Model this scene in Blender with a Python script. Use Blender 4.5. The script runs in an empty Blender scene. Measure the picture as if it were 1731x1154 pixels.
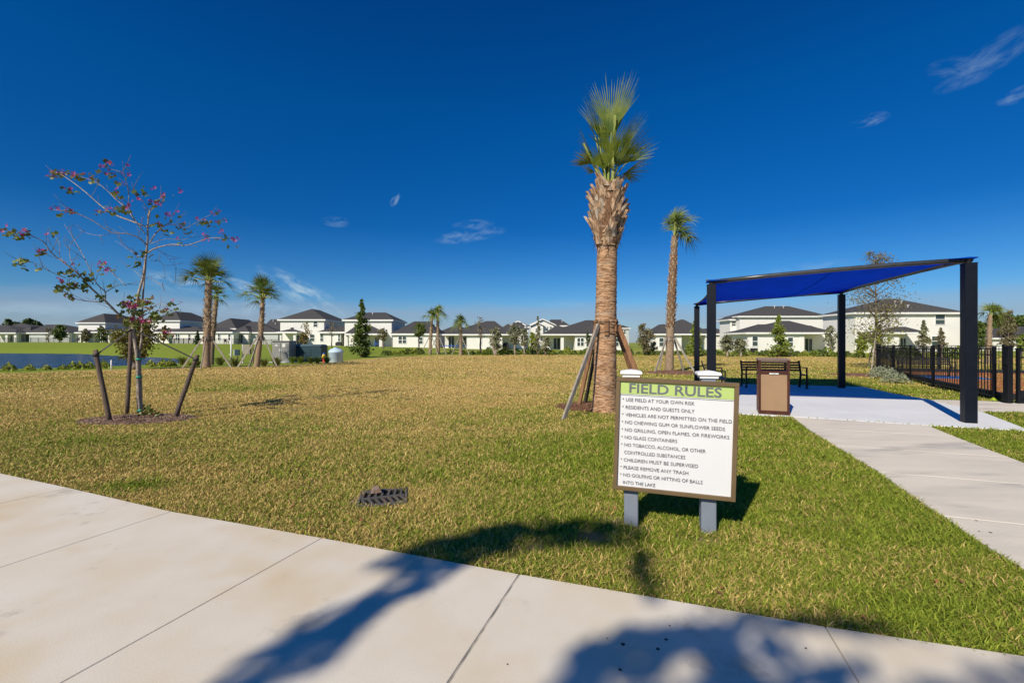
import bpy, math, random
import numpy as np
from mathutils import Vector, Matrix, Quaternion
R = math.radians
C = bpy.context.scene.collection
F, CX, CY, EYE = 769.0, 865.5, 579.0, 1.5      # focal length and centre of the photograph, used to read positions off it
rnd = random.Random(7)
rng = np.random.default_rng(11)

# ------------------------------------------------------------------ camera
cam_d = bpy.data.cameras.new('camera'); cam = bpy.data.objects.new('camera', cam_d); C.objects.link(cam)
cam.location = (0, 0, EYE); cam.rotation_euler = (R(90), 0, 0)
cam_d.sensor_width = 36; cam_d.lens = 16.0; cam_d.shift_y = 2.0/1731
cam_d.clip_start = 0.05; cam_d.clip_end = 6000
bpy.context.scene.camera = cam

# ------------------------------------------------------------------ light and sky
SUN_EL = 37.0; SX, SY = -0.56, -0.828
TO_SUN = Vector((SX*math.cos(R(SUN_EL)), SY*math.cos(R(SUN_EL)), math.sin(R(SUN_EL)))).normalized()
sd = bpy.data.lights.new('sun', 'SUN'); sun = bpy.data.objects.new('sun', sd); C.objects.link(sun)
sd.energy = 4.9; sd.angle = R(0.53); sd.color = (1.0, 0.905, 0.76)
sun.rotation_mode = 'QUATERNION'; sun.rotation_quaternion = TO_SUN.to_track_quat('Z', 'Y'); sun.location = (-20, -30, 40)
vs = bpy.context.scene.view_settings
bpy.context.scene.display_settings.display_device = 'sRGB'
vs.view_transform = 'Standard'; vs.look = 'None'; vs.exposure = 0.12; vs.gamma = 1.0

world = bpy.data.worlds.new('World'); bpy.context.scene.world = world; world.use_nodes = True
wt = world.node_tree; wt.nodes.clear()
class NT:
    def __init__(s, t): s.t = t
    def n(s, typ, **k):
        n = s.t.nodes.new(typ)
        for a, b in k.items(): setattr(n, a, b)
        return n
    def l(s, a, b): s.t.links.new(a, b)
    def _in(s, sock, v):
        if hasattr(v, 'is_linked'): s.l(v, sock)
        else: sock.default_value = v
    def m(s, op, a, b=0.0, c=None, clamp=False):
        n = s.n('ShaderNodeMath', operation=op); n.use_clamp = clamp
        s._in(n.inputs[0], a); s._in(n.inputs[1], b)
        if c is not None: s._in(n.inputs[2], c)
        return n.outputs[0]
    def mix(s, f, a, b, mode='MIX'):
        n = s.n('ShaderNodeMix', data_type='RGBA', blend_type=mode); n.clamp_factor = True
        s._in(n.inputs[0], f)
        for i, v in ((6, a), (7, b)):
            if hasattr(v, 'is_linked'): s.l(v, n.inputs[i])
            else: n.inputs[i].default_value = (v[0], v[1], v[2], 1)
        return n.outputs[2]
    def rng(s, v, a, b, c=0.0, d=1.0, smooth=True):
        n = s.n('ShaderNodeMapRange'); n.interpolation_type = 'SMOOTHSTEP' if smooth else 'LINEAR'
        s._in(n.inputs[0], v)
        for i, q in enumerate((a, b, c, d)): n.inputs[1+i].default_value = q
        return n.outputs[0]
    def noise(s, vec, scale, detail=4.0, rough=0.55, dist=0.0):
        n = s.n('ShaderNodeTexNoise'); n.inputs['Scale'].default_value = scale; n.inputs['Detail'].default_value = detail
        n.inputs['Roughness'].default_value = rough; n.inputs['Distortion'].default_value = dist
        if vec is not None: s.l(vec, n.inputs['Vector'])
        return n.outputs['Fac']
    def scale(s, vec, sc, rot=(0, 0, 0)):
        n = s.n('ShaderNodeMapping'); n.inputs['Scale'].default_value = sc; n.inputs['Rotation'].default_value = rot; s.l(vec, n.inputs['Vector'])
        return n.outputs[0]
w = NT(wt)
sky = w.n('ShaderNodeTexSky', sky_type='NISHITA'); sky.sun_disc = False
sky.sun_elevation = R(SUN_EL); sky.sun_rotation = R(214); sky.altitude = 0; sky.air_density = 1.0; sky.dust_density = 0.35; sky.ozone_density = 3.0
hs = w.n('ShaderNodeHueSaturation'); hs.inputs['Saturation'].default_value = 1.30; hs.inputs['Value'].default_value = 1.0
w.l(sky.outputs[0], hs.inputs['Color'])
tc = w.n('ShaderNodeTexCoord'); sep = w.n('ShaderNodeSeparateXYZ'); w.l(tc.outputs['Generated'], sep.inputs[0])
az = w.m('ARCTAN2', sep.outputs[0], sep.outputs[1]); el = w.m('ARCSINE', sep.outputs[2])
cvec = w.n('ShaderNodeCombineXYZ'); w.l(az, cvec.inputs[0]); w.l(el, cvec.inputs[1])
# sky deepens with height, away from the sun (polarised winter sky)
rampn = w.n('ShaderNodeValToRGB'); w.l(w.m('MULTIPLY', el, 1.25, clamp=True), rampn.inputs[0]); cr = rampn.color_ramp
cr.elements[1].position = 1.0; cr.elements[1].color = (.02, .46, .84, 1)
for p_, c_ in ((0.0, (.66, .80, 1.02)), (.08, (.42, .70, 1.03)), (.19, (.24, .60, .95)), (.30, (.075, .50, .87)), (.57, (.02, .59, .96)), (.9, (.02, .50, .88))):
    e_ = cr.elements[0] if p_ == 0 else cr.elements.new(p_); e_.position = p_; e_.color = (*c_, 1)
deep = rampn.outputs[0]
col = w.mix(1.0, hs.outputs[0], deep, 'MULTIPLY')
def cloud(px, py, lx, ly, rot, strength, seed, sc=14):
    global col
    a0 = math.atan((px-CX)/F); e0 = math.atan((CY-py)/F*math.cos(a0))
    da = w.m('SUBTRACT', az, a0); de = w.m('SUBTRACT', el, e0); c, s_ = math.cos(rot), math.sin(rot)
    p = w.m('ADD', w.m('MULTIPLY', da, c), w.m('MULTIPLY', de, s_)); q = w.m('SUBTRACT', w.m('MULTIPLY', de, c), w.m('MULTIPLY', da, s_))
    pn = w.m('DIVIDE', p, lx); qn = w.m('DIVIDE', q, ly)
    d2 = w.m('ADD', w.m('MULTIPLY', pn, pn), w.m('MULTIPLY', qn, qn))
    mask = w.m('SUBTRACT', 1.0, d2, clamp=True)
    cv = w.n('ShaderNodeCombineXYZ'); w.l(p, cv.inputs[0]); w.l(w.m('MULTIPLY', q, 2.6), cv.inputs[1]); cv.inputs[2].default_value = seed
    nz = w.noise(cv.outputs[0], sc, 6.0, 0.6, 0.35)
    f = w.m('MULTIPLY', w.m('MULTIPLY', w.rng(nz, 0.38, 0.75), mask), strength)
    col = w.mix(f, col, (4.5, 6.2, 7.6))
# low band of thin haze along the horizon and streaks in it
bv = w.n('ShaderNodeCombineXYZ'); w.l(az, bv.inputs[0]); w.l(w.m('MULTIPLY', el, 7.0), bv.inputs[1])
bn = w.noise(bv.outputs[0], 5.0, 6.0, 0.6, 0.3)
top = w.m('ADD', el, w.m('MULTIPLY', w.m('SUBTRACT', bn, 0.5), 0.07))
band = w.m('MULTIPLY', w.rng(top, 0.095, 0.060), w.rng(bn, 0.25, 0.7, 0.45, 0.9))
col = w.mix(w.m('MULTIPLY', band, 0.8), col, (3.3, 4.05, 5.5))
for c_ in [(1675, 98, .058, .022, .42, .24, 1, 26), (1612, 118, .036, .018, -.35, .20, 9, 26), (1640, 130, .045, .014, .15, .18, 19, 26), (1470, 203, .03, .011, 0, .38, 2, 30), (668, 338, .017, .008, 1.0, .62, 3, 40), (795, 398, .085, .016, .17, .42, 4, 24),
           (800, 380, .05, .012, .1, .3, 14, 24), (568, 375, .03, .012, 0, .28, 5, 30), (515, 496, .10, .026, -.50, 1.0, 6, 26), (400, 482, .055, .014, -.25, 1.0, 7, 26), (305, 478, .07, .02, -.15, .6, 8, 24), (480, 528, .20, .020, -.05, .7, 21, 14), (150, 530, .22, .022, .05, .55, 22, 12), (1360, 460, .09, .02, .1, .22, 12, 16), (950, 515, .06, .007, 0, .3, 13, 16), (1731, 158, .03, .012, .1, .4, 15, 26)]:
    cloud(*c_)
bg = w.n('ShaderNodeBackground'); bg.inputs[1].default_value = 0.085; w.l(col, bg.inputs[0])
wo = w.n('ShaderNodeOutputWorld'); w.l(bg.outputs[0], wo.inputs[0])

# ------------------------------------------------------------------ helpers
def G(px, py, z=0.0):                 # photo point lying on the height z -> world
    y = F*(EYE-z)/(py-CY); return Vector(((px-CX)/F*y, y, z))
def P(px, py, y):                     # photo point at distance y -> world
    return Vector(((px-CX)/F*y, y, EYE+(CY-py)/F*y))
def tag(o, label=None, cat=None, group=None, kind=None):
    if label: o['label'] = label
    if cat: o['category'] = cat
    if group: o['group'] = group
    if kind: o['kind'] = kind
    return o
def thing(name, label, cat, loc=(0, 0, 0), rz=0.0, group=None):
    o = bpy.data.objects.new(name, None); C.objects.link(o); o.empty_display_size = 0.2
    o.location = loc; o.rotation_euler = (0, 0, rz)
    return tag(o, label, cat, group)
def copy_tree(o, parent=None):
    c = o.copy(); C.objects.link(c)
    if parent: c.parent = parent
    for ch in list(o.children): copy_tree(ch, c)
    return c
class MB:
    def __init__(s): s.v = []; s.f = []; s.mi = []; s.sm = []
    def add(s, vs, fs, mi=0, smooth=False):
        b = len(s.v); s.v += [tuple(q) for q in vs]
        for f in fs: s.f.append(tuple(b+i for i in f)); s.mi.append(mi); s.sm.append(smooth)
    def box(s, c, d, rz=0.0, mi=0, M=None, bevel=0.0):
        hx, hy, hz = d[0]/2, d[1]/2, d[2]/2
        if M is None: M = Matrix.Rotation(rz, 3, 'Z')
        c = Vector(c); b = min(bevel, hx*.9, hy*.9, hz*.9)
        if b <= 0:
            vs = [c + M @ Vector((x, y, z)) for z in (-hz, hz) for x, y in ((-hx, -hy), (hx, -hy), (hx, hy), (-hx, hy))]
            s.add(vs, [(3, 2, 1, 0), (4, 5, 6, 7), (0, 1, 5, 4), (1, 2, 6, 5), (2, 3, 7, 6), (3, 0, 4, 7)], mi); return
        rings = []
        for z, i in ((-hz, b), (-hz+b, 0), (hz-b, 0), (hz, b)):
            X, Y = hx-i, hy-i; k = b if i == 0 else b*.5
            rings.append([c + M @ Vector(q) for q in ((-X+k, -Y, z), (X-k, -Y, z), (X, -Y+k, z), (X, Y-k, z), (X-k, Y, z), (-X+k, Y, z), (-X, Y-k, z), (-X, -Y+k, z))])
        vs = [q for r in rings for q in r]; fs = [tuple(reversed(range(8))), tuple(24+i for i in range(8))]
        for r in range(3):
            for i in range(8): fs.append((r*8+i, r*8+(i+1) % 8, (r+1)*8+(i+1) % 8, (r+1)*8+i))
        s.add(vs, fs, mi)
    def bar(s, a, b, w_, h, mi=0, up=Vector((0, 0, 1)), bevel=0.0):
        a, b = Vector(a), Vector(b); d = b-a; L = d.length; d.normalize()
        if abs(d.dot(up)) > .98: up = Vector((0, 1, 0))
        x = d.cross(up).normalized(); z = x.cross(d)
        M = Matrix((x, d, z)).transposed(); s.box((a+b)/2, (w_, L, h), M=M, mi=mi, bevel=bevel)
    def tube(s, pts, rad, n=8, mi=0, cap=True, smooth=True, wob=0.0, rr=None):
        pts = [Vector(p) for p in pts]
        if not hasattr(rad, '__len__'): rad = [rad]*len(pts)
        vs = []; u = None
        for i, p in enumerate(pts):
            d = (pts[min(i+1, len(pts)-1)]-pts[max(i-1, 0)])
            d = d.normalized() if d.length > 1e-9 else Vector((0, 0, 1))
            if u is None: u = d.orthogonal().normalized()
            else:
                u = u - d*u.dot(d)
                u = u.normalized() if u.length > 1e-6 else d.orthogonal().normalized()
            v = d.cross(u)
            for k in range(n):
                a = 2*math.pi*k/n; r = rad[i]*(1 + (wob*(rr or rnd).uniform(-1, 1) if wob else 0))
                vs.append(p + (u*math.cos(a)+v*math.sin(a))*r)
        fs = [(i*n+k, i*n+(k+1) % n, (i+1)*n+(k+1) % n, (i+1)*n+k) for i in range(len(pts)-1) for k in range(n)]
        if cap: fs += [tuple(reversed(range(n))), tuple((len(pts)-1)*n+k for k in range(n))]
        s.add(vs, fs, mi, smooth)
    def lathe(s, prof, n=24, c=(0, 0, 0), mi=0, smooth=True):
        vs = [(c[0]+r*math.cos(2*math.pi*k/n), c[1]+r*math.sin(2*math.pi*k/n), c[2]+z) for r, z in prof for k in range(n)]
        fs = [(i*n+k, i*n+(k+1) % n, (i+1)*n+(k+1) % n, (i+1)*n+k) for i in range(len(prof)-1) for k in range(n)]
        fs += [tuple(reversed(range(n))), tuple((len(prof)-1)*n+k for k in range(n))]
        s.add(vs, fs, mi, smooth)
    def slab(s, poly, z0, z1, mi=0, bev=0.0):
        n = len(poly); cx = sum(p[0] for p in poly)/n; cy = sum(p[1] for p in poly)/n
        if bev:
            ins = []
            for i in range(n):
                a, b, c = Vector(poly[i-1][:2]), Vector(poly[i][:2]), Vector(poly[(i+1) % n][:2])
                e1 = (b-a).normalized(); e2 = (c-b).normalized(); nn = Vector((-e1.y-e2.y, e1.x+e2.x)); nn.normalize()
                q = b+nn*bev; ins.append((q.x, q.y))
            vs = [(p[0], p[1], z0) for p in poly]+[(p[0], p[1], z1-bev) for p in poly]+[(p[0], p[1], z1) for p in ins]
            fs = [tuple(range(2*n, 3*n)), tuple(reversed(range(n)))]
            for i in range(n):
                j = (i+1) % n; fs += [(i, j, n+j, n+i), (n+i, n+j, 2*n+j, 2*n+i)]
        else:
            vs = [(p[0], p[1], z0) for p in poly]+[(p[0], p[1], z1) for p in poly]
            fs = [tuple(range(n, 2*n)), tuple(reversed(range(n)))]+[(i, (i+1) % n, n+(i+1) % n, n+i) for i in range(n)]
        s.add(vs, fs, mi)
    def build(s, name, mats, parent=None, origin=(0, 0, 0), loc=None):
        me = bpy.data.meshes.new(name); o_ = Vector(origin)
        vs = [(a-o_[0], b-o_[1], c-o_[2]) for a, b, c in s.v] if o_.length else s.v
        me.from_pydata(vs, [], s.f)
        if not isinstance(mats, (list, tuple)): mats = [mats]
        for m_ in mats: me.materials.append(m_)
        me.polygons.foreach_set('material_index', s.mi); me.polygons.foreach_set('use_smooth', s.sm); me.update()
        o = bpy.data.objects.new(name, me); C.objects.link(o)
        if parent: o.parent = parent
        elif loc is not None: o.location = loc
        elif o_.length: o.location = o_
        return o

# ------------------------------------------------------------------ materials
MAT = {}
def mat(name, c1, c2=None, scale=4.0, rough=0.7, bump=0.0, bscale=None, stretch=(1, 1, 1), metal=0.0, trans=0.0, spec=0.4, c3=None, s3=0.6, lo=.35, hi=.65, detail=5.0, coords='Object', c4=None, s4=2.0, t4=.60):
    m_ = bpy.data.materials.new(name); m_.use_nodes = True; t = NT(m_.node_tree); t.t.nodes.clear()
    out = t.n('ShaderNodeOutputMaterial'); b = t.n('ShaderNodeBsdfPrincipled')
    b.inputs['Roughness'].default_value = rough; b.inputs['Metallic'].default_value = metal; b.inputs['Specular IOR Level'].default_value = spec
    tcn = t.n('ShaderNodeTexCoord'); vec = t.scale(tcn.outputs[coords], stretch)
    c2 = c2 or tuple(x*.82 for x in c1)
    cl = t.mix(t.rng(t.noise(vec, scale, detail), lo, hi), c1, c2)
    if c3: cl = t.mix(t.rng(t.noise(vec, s3, 3.0), .5, .72), cl, c3)
    if c4: cl = t.mix(t.m('MULTIPLY', t.rng(t.noise(vec, s4, 8.0, .7), t4, t4+.10), .75), cl, c4)
    t.l(cl, b.inputs['Base Color'])
    if bump:
        bp = t.n('ShaderNodeBump'); bp.inputs['Strength'].default_value = min(1.0, bump); bp.inputs['Distance'].default_value = 0.02*max(1, bump)
        t.l(t.noise(vec, bscale or scale*4, 4.0), bp.inputs['Height']); t.l(bp.outputs[0], b.inputs['Normal'])
    sh = b.outputs[0]
    if trans:
        tr = t.n('ShaderNodeBsdfTranslucent'); t.l(cl, tr.inputs[0]); mx = t.n('ShaderNodeMixShader'); mx.inputs[0].default_value = trans
        t.l(sh, mx.inputs[1]); t.l(tr.outputs[0], mx.inputs[2]); sh = mx.outputs[0]
    t.l(sh, out.inputs[0]); MAT[name] = m_
    return m_
mat('concrete', (.63, .555, .43), (.68, .63, .545), 1.4, .85, .07, 90, c3=(.60, .485, .32), s3=.9, lo=.3, hi=.7, c4=(.46, .415, .34), s4=1.5, t4=.565, detail=13)
mat('pad_concrete', (.73, .735, .715), (.67, .675, .655), .9, .85, .2, 60)
mat('path_concrete', (.70, .635, .53), (.63, .575, .48), 1.3, .85, .25, 60, stretch=(.6, 2.2, 1), c3=(.50, .46, .40), s3=.9, c4=(.40, .37, .32), s4=.9, t4=.57)
mat('stucco', (.75, .735, .69), (.71, .70, .66), .5, .9, .2, 30)
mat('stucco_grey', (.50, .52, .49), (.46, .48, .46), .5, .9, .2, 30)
mat('trim', (.82, .81, .79), (.78, .77, .75), 2, .6)
mat('roof_shingle', (.046, .045, .046), (.068, .065, .063), 6, .9, .5, 14, stretch=(1, 1, 5))
mat('roof_edge', (.045, .045, .05), None, 4, .8)
mat('window_glass', (.035, .055, .055), (.06, .085, .08), .8, .12, spec=.6)
mat('door_glass', (.015, .03, .032), (.03, .05, .05), .8, .1, spec=.6)
mat('vent_metal', (.6, .6, .6), None, 4, .5)
mat('black_metal', (.005, .006, .008), (.008, .009, .011), 30, .45, .05, 200, spec=.25)
mat('post_paint', (.004, .006, .012), (.006, .008, .014), 8, .42, .04, 150, spec=.22)
mat('tube_paint', (.03, .032, .036), (.045, .046, .05), 8, .33, spec=.6)
mat('blue_fabric', (.0, .115, .74), (.0, .10, .68), 3, .85, .15, 400, trans=.5, spec=.08)
mat('hem_fabric', (.10, .085, .05), (.07, .06, .04), 20, .8)
mat('sign_frame', (.155, .105, .052), (.135, .09, .045), 5, .42)
mat('sign_white', (.68, .685, .69), (.66, .665, .67), 2, .45)
mat('sign_green', (.44, .57, .18), (.42, .55, .17), 2, .45)
mat('sign_grey', (.15, .16, .175), None, 2, .5)
mat('sign_ink', (.11, .11, .12), None, 2, .5)
mat('vinyl_post', (.20, .225, .27), (.18, .205, .25), 3, .5, .1, 30)
mat('cap_white', (.86, .86, .84), (.8, .8, .78), 6, .45)
mat('bin_brown', (.075, .022, .012), (.055, .018, .012), 6, .38)
mat('bin_tan', (.33, .205, .115), (.30, .19, .105), 3, .5, .1, 80)
mat('bin_top', (.24, .17, .13), (.20, .14, .11), 3, .45)
mat('bin_liner', (.012, .012, .013), None, 3, .4)
mat('label_white', (.75, .74, .70), None, 10, .5)
mat('bark_palm', (.56, .34, .19), (.22, .115, .06), 2.6, .95, 1.0, 5, stretch=(3.0, 3.0, 15), lo=.38, hi=.66, c3=(.46, .33, .23), s3=.5, detail=9.0)
mat('bark_palm_far', (.36, .26, .17), (.20, .14, .09), 3, .95, .8, 6, stretch=(3, 3, 16))
mat('boot', (.54, .36, .22), (.20, .12, .07), 5, .9, .7, 22, stretch=(3, 3, 1), c3=(.42, .38, .32), s3=3)
mat('boot_far', (.44, .34, .22), (.20, .14, .09), 4, .9, .5, 12, c3=(.35, .33, .27), s3=2)
mat('fibre', (.24, .12, .06), (.12, .07, .04), 10, .95, .8, 40, stretch=(4, 4, 1))
mat('frond', (.085, .145, .018), (.27, .31, .045), 2.2, .5, trans=.3)
mat('frond_far', (.085, .135, .025), (.21, .25, .045), 1.5, .55, trans=.22)
mat('petiole', (.26, .33, .07), (.32, .34, .10), 3, .5)
mat('brace_grey', (.36, .32, .27), (.24, .21, .175), 3, .9, .5, 30, stretch=(6, 6, .8))
mat('brace_brown', (.30, .155, .075), (.20, .10, .05), 3, .9, .5, 30, stretch=(6, 6, .8))
mat('strap', (.04, .035, .03), None, 3, .6)
mat('stake_wood', (.16, .115, .085), (.10, .075, .06), 5, .9, .6, 30, stretch=(5, 5, .8))
mat('bark_pale', (.42, .35, .28), (.19, .15, .12), 9, .9, .5, 30, stretch=(3, 3, .8))
mat('bark_brown', (.22, .17, .13), (.13, .10, .075), 9, .9, .5, 30)
mat('green_tape', (.01, .33, .21), None, 3, .5)
mat('orchid_leaf', (.09, .14, .022), (.19, .23, .045), 6, .5, trans=.3, c3=(.22, .10, .05), s3=5)
mat('petal', (.52, .045, .19), (.36, .03, .14), 9, .5, trans=.35)
mat('leaf_green', (.060, .105, .018), (.13, .17, .03), 1.6, .6, trans=.2)
mat('leaf_lime', (.14, .20, .02), (.23, .28, .045), 1.6, .6, trans=.25)
mat('leaf_olive', (.15, .16, .07), (.27, .27, .15), 2.2, .6, trans=.2)
mat('leaf_dull', (.14, .12, .055), (.21, .19, .09), 2.2, .7, trans=.2)
mat('leaf_dark', (.035, .06, .015), (.07, .11, .025), .6, .65, trans=.1)
mat('leaf_silver', (.24, .28, .17), (.36, .38, .25), 5, .6, trans=.2)
mat('leaf_autumn', (.30, .20, .06), (.20, .16, .05), 2, .7, trans=.2)
mat('leaf_yellow', (.36, .36, .04), (.20, .27, .03), 2, .6, trans=.25)
mat('tuft', (.13, .16, .03), (.24, .23, .06), 3, .7, trans=.2)
mat('mulch', (.24, .145, .10), (.12, .075, .05), 7, .95, 1.0, 30)
mat('mulch_chip', (.36, .25, .18), (.16, .09, .06), 9, .9)
mat('needle_mulch', (.26, .13, .075), (.14, .08, .05), 12, .95, 1.0, 50)
mat('play_mulch', (.44, .14, .045), (.34, .10, .035), 8, .95, 1.0, 30)
mat('flat_blue', (.02, .13, .42), (.02, .11, .36), 8, .8)
mat('flat_black', (.012, .013, .015), (.02, .02, .022), 8, .7)
mat('cast_iron', (.075, .073, .07), (.10, .09, .08), 14, .85, .4, 60, c3=(.13, .085, .06), s3=5)
mat('hole_shade', (.004, .004, .004), None, 3, 1)
mat('brick_chunk', (.30, .22, .17), (.22, .14, .10), 14, .9, .7, 50)
mat('cabinet_grey', (.26, .26, .245), (.22, .22, .21), 2, .5)
mat('teal_box', (.012, .04, .055), (.016, .05, .065), 2, .5)
mat('teal_lid', (.10, .15, .165), None, 2, .5)
mat('tank_blue', (.50, .64, .74), (.46, .60, .70), 2, .45)
mat('red_paint', (.5, .03, .02), None, 2, .5); mat('yellow_paint', (.7, .5, .04), None, 2, .5); mat('blue_paint', (.02, .12, .5), None, 2, .5)
mat('wood_post', (.33, .26, .19), (.25, .19, .14), 4, .9)
mat('tan_box', (.30, .27, .21), (.25, .23, .18), 2, .6)
mat('trampoline_blue', (.01, .12, .62), None, 2, .6); mat('net_black', (.02, .02, .02), None, 2, .9)
mat('furniture_dark', (.02, .02, .024), None, 2, .6)
mat('lime_plastic', (.30, .40, .02), None, 2, .5)
mat('pvc', (.75, .75, .72), None, 2, .5)
mat('asphalt', (.05, .05, .052), (.035, .035, .037), 30, .95, .4, 90)
mat('fallen_leaf', (.34, .13, .05), (.22, .10, .05), 20, .8)
mat('crack_fill', (.46, .43, .37), (.20, .185, .16), 9, .9)
mat('gum', (.05, .05, .05), None, 20, .8)
# ------------------------------------------------------------------ terrain
SW_F = [(-10.6, 7.05), (-9.1, 6.46), (-7.57, 5.86), (-6.05, 5.26), (-4.52, 4.64), (-2.987, 3.99), (-1.44, 3.45), (.047, 2.91), (1.634, 2.373), (3.2, 1.93), (4.8, 1.52), (6.4, 1.2), (8.0, .95)]
EDGE = np.array(SW_F)
def sst(a, b, x):
    t = np.clip((x-a)/(b-a), 0, 1); return t*t*(3-2*t)
POND = np.array([(-260, 30), (-60, 27.5), (-34, 27.5), (-29.5, 33), (-28, 37), (-33, 46), (-41.5, 56), (-48, 61), (-58, 67), (-78, 81), (-96, 85), (-260, 88)], float)
FIELD = np.array([(-300, 24), (-30, 21.4), (-24.5, 21.8), (-19.7, 26.8), (-15.2, 26.8), (-12.8, 37), (-10.8, 50), (2.5, 55), (27, 48), (36, 43), (60, 40), (60, -60), (-300, -60)], float)
def inside(poly, x, y):
    r = np.zeros(x.shape, bool); n = len(poly)
    for i in range(n):
        (x0, y0), (x1, y1) = poly[i], poly[(i+1) % n]
        if y0 == y1: continue
        c = ((y0 > y) != (y1 > y)) & (x < (x1-x0)*(y-y0)/(y1-y0)+x0); r ^= c
    return r
def pdist(poly, x, y):
    d = np.full(x.shape, 1e9); n = len(poly)
    for i in range(n):
        ax, ay = poly[i]; bx, by = poly[(i+1) % n]; dx, dy = bx-ax, by-ay
        t = np.clip(((x-ax)*dx+(y-ay)*dy)/(dx*dx+dy*dy), 0, 1); d = np.minimum(d, np.hypot(x-ax-t*dx, y-ay-t*dy))
    return d
_k = [(rng.uniform(.5, 2.2), rng.uniform(0, 6.28), rng.uniform(0, 6.28)) for _ in range(14)]
def lown(x, y, s):
    r = np.zeros(np.shape(x))
    for f, a, p in _k: r = r + np.sin((x*math.cos(a)+y*math.sin(a))*f*s+p+1.3*np.sin((x*math.sin(a)-y*math.cos(a))*f*s*.7+p))
    return r/len(_k)*2.2
def Hn(x, y):
    x = np.asarray(x, float); y = np.asarray(y, float); r = x/np.maximum(y, 1)
    a = np.interp(r, [-1.4, -.95, -.5, -.25, 0, .4, .8, 1.2], [1.6, 1.55, 1.0, .6, .22, .12, .1, .2])
    lo = np.interp(r, [-1, -.4, 0], [86, 50, 57]); hi = np.interp(r, [-1, -.5, 0, .6], [112, 95, 78, 62])
    h = a*np.clip((y-lo)/(hi-lo), 0, 1)**.9
    h = h + .035*lown(x, y, .5)*sst(6, 12, y)*(1-sst(0, 3, x-4.0)*(1-sst(16, 20, y)))
    d = pdist(POND, x, y)*np.where(inside(POND, x, y), 1, -1)
    out = -.5 + (h+.5)*sst(0, 5.5, -d)
    return np.where(d > 0, -.5-.35*np.minimum(d, 4), out)
def H(x, y): return float(Hn(np.array([x]), np.array([y]))[0])
GREENS = [(G(235, 822), .42, .7), (G(700, 800), .6, .3), (G(560, 850), .7, .2), (G(150, 745), 1.0, .35), (G(900, 760), 1.2, .12), (G(420, 660), 3.0, .25), (G(1650, 1060), .5, .3)]
def greenness(x, y):
    f = inside(FIELD, x, y); n1 = lown(x, y, .9); n2 = lown(x+40, y-13, .25)
    g = .27 + .36*sst(-1.5, 3.2, x)*(1-sst(10, 20, y)) + .16*(1-sst(4, 9, y)) + .22*n1 + .15*n2 + .10*lown(x*.35, y*2.2, 1.1)
    g = g + .30*sst(3.5, 6.5, x)*(1-sst(20, 34, y)) + .18*sst(2.0, 5, x-y*.25)*(1-sst(9, 13, y))
    g = g - .10*sst(14, 26, y)*(1-sst(6, 12, x))
    for c, r_, k_ in GREENS: g = g + k_*np.exp(-(((x-c.x)/r_)**2+((y-c.y)/(r_*.55))**2))
    g = np.clip(g, .05, .92)
    o = .62 + .14*n2 + .3*sst(-8, -30, x)
    d = pdist(FIELD, x, y)
    return np.where(f, g, np.clip(g+(o-g)*sst(0, 2.5, d), 0, 1))
BARE = [(G(1090, 893), .24), (G(1190, 910), .20), (G(1000, 908), .28), (G(1040, 878), .2), (G(1150, 905), .16), (G(900, 925), .14), (G(480, 880), .14), (G(860, 945), .10), (G(1330, 1045), .12), (G(1120, 985), .10), (G(1560, 1078), .14), (G(1470, 770), .25), (G(300, 762), .3), (G(1300, 722), .2)]
def bareness(x, y):
    b = np.zeros(np.shape(x))
    for c, r_ in BARE: b = np.maximum(b, np.exp(-(((x-c.x)/r_)**2+((y-c.y)/(r_*.8))**2)*1.5))
    e = EDGE; d = np.abs(np.interp(x, e[:, 0], e[:, 1])-y); b = np.maximum(b, .75*np.exp(-(d/.06)**2)*(x < 3.0))
    n = lown(x*1.0, y*1.0, 4.5); b = b*(.75+.5*n) + .55*sst(.62, 1.05, lown(x-7, y+3, 1.9))*(1-sst(12, 22, y))
    return np.clip(b, 0, 1)
def axis(lims):
    r = [lims[0][0]]
    for a, b, s in lims:
        n = max(1, int(round((b-a)/s))); r += [a+(b-a)*i/n for i in range(1, n+1)]
    return np.array(r)
xs = axis([(-3000, -400, 400), (-400, -110, 20), (-110, -40, 2.5), (-40, -12, .8), (-12, -6, .3), (-6, 6, .12), (6, 14, .4), (14, 50, 1.2), (50, 110, 6), (110, 400, 30), (400, 3000, 400)])
ys = axis([(-120, -10, 10), (-10, 0, 1), (0, 2, .4), (2, 8, .12), (8, 14, .4), (14, 66, .8), (66, 130, 2), (130, 400, 30), (400, 4000, 450)])
XX, YY = np.meshgrid(xs, ys); ZZ = Hn(XX, YY)
nx, ny = len(xs), len(ys)
me = bpy.data.meshes.new('lawn'); idx = np.arange(nx*ny).reshape(ny, nx)
quads = np.stack([idx[:-1, :-1], idx[:-1, 1:], idx[1:, 1:], idx[1:, :-1]], -1).reshape(-1, 4)
def fast_mesh(me, co, loops, starts, smooth=False):
    me.vertices.add(len(co)); me.vertices.foreach_set('co', co.astype(np.float32).ravel())
    me.loops.add(len(loops)); me.loops.foreach_set('vertex_index', loops.astype(np.int32).ravel())
    me.polygons.add(len(starts)); me.polygons.foreach_set('loop_start', starts.astype(np.int32))
    if smooth: me.polygons.foreach_set('use_smooth', np.ones(len(starts), bool))
    me.update(calc_edges=True)
fast_mesh(me, np.stack([XX, YY, ZZ], -1).reshape(-1, 3), quads.ravel(), np.arange(len(quads))*4, True)
at = me.attributes.new('green', 'FLOAT', 'POINT'); at.data.foreach_set('value', greenness(XX, YY).ravel().astype(np.float32))
at = me.attributes.new('bare', 'FLOAT', 'POINT'); at.data.foreach_set('value', bareness(XX, YY).ravel().astype(np.float32))
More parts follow.
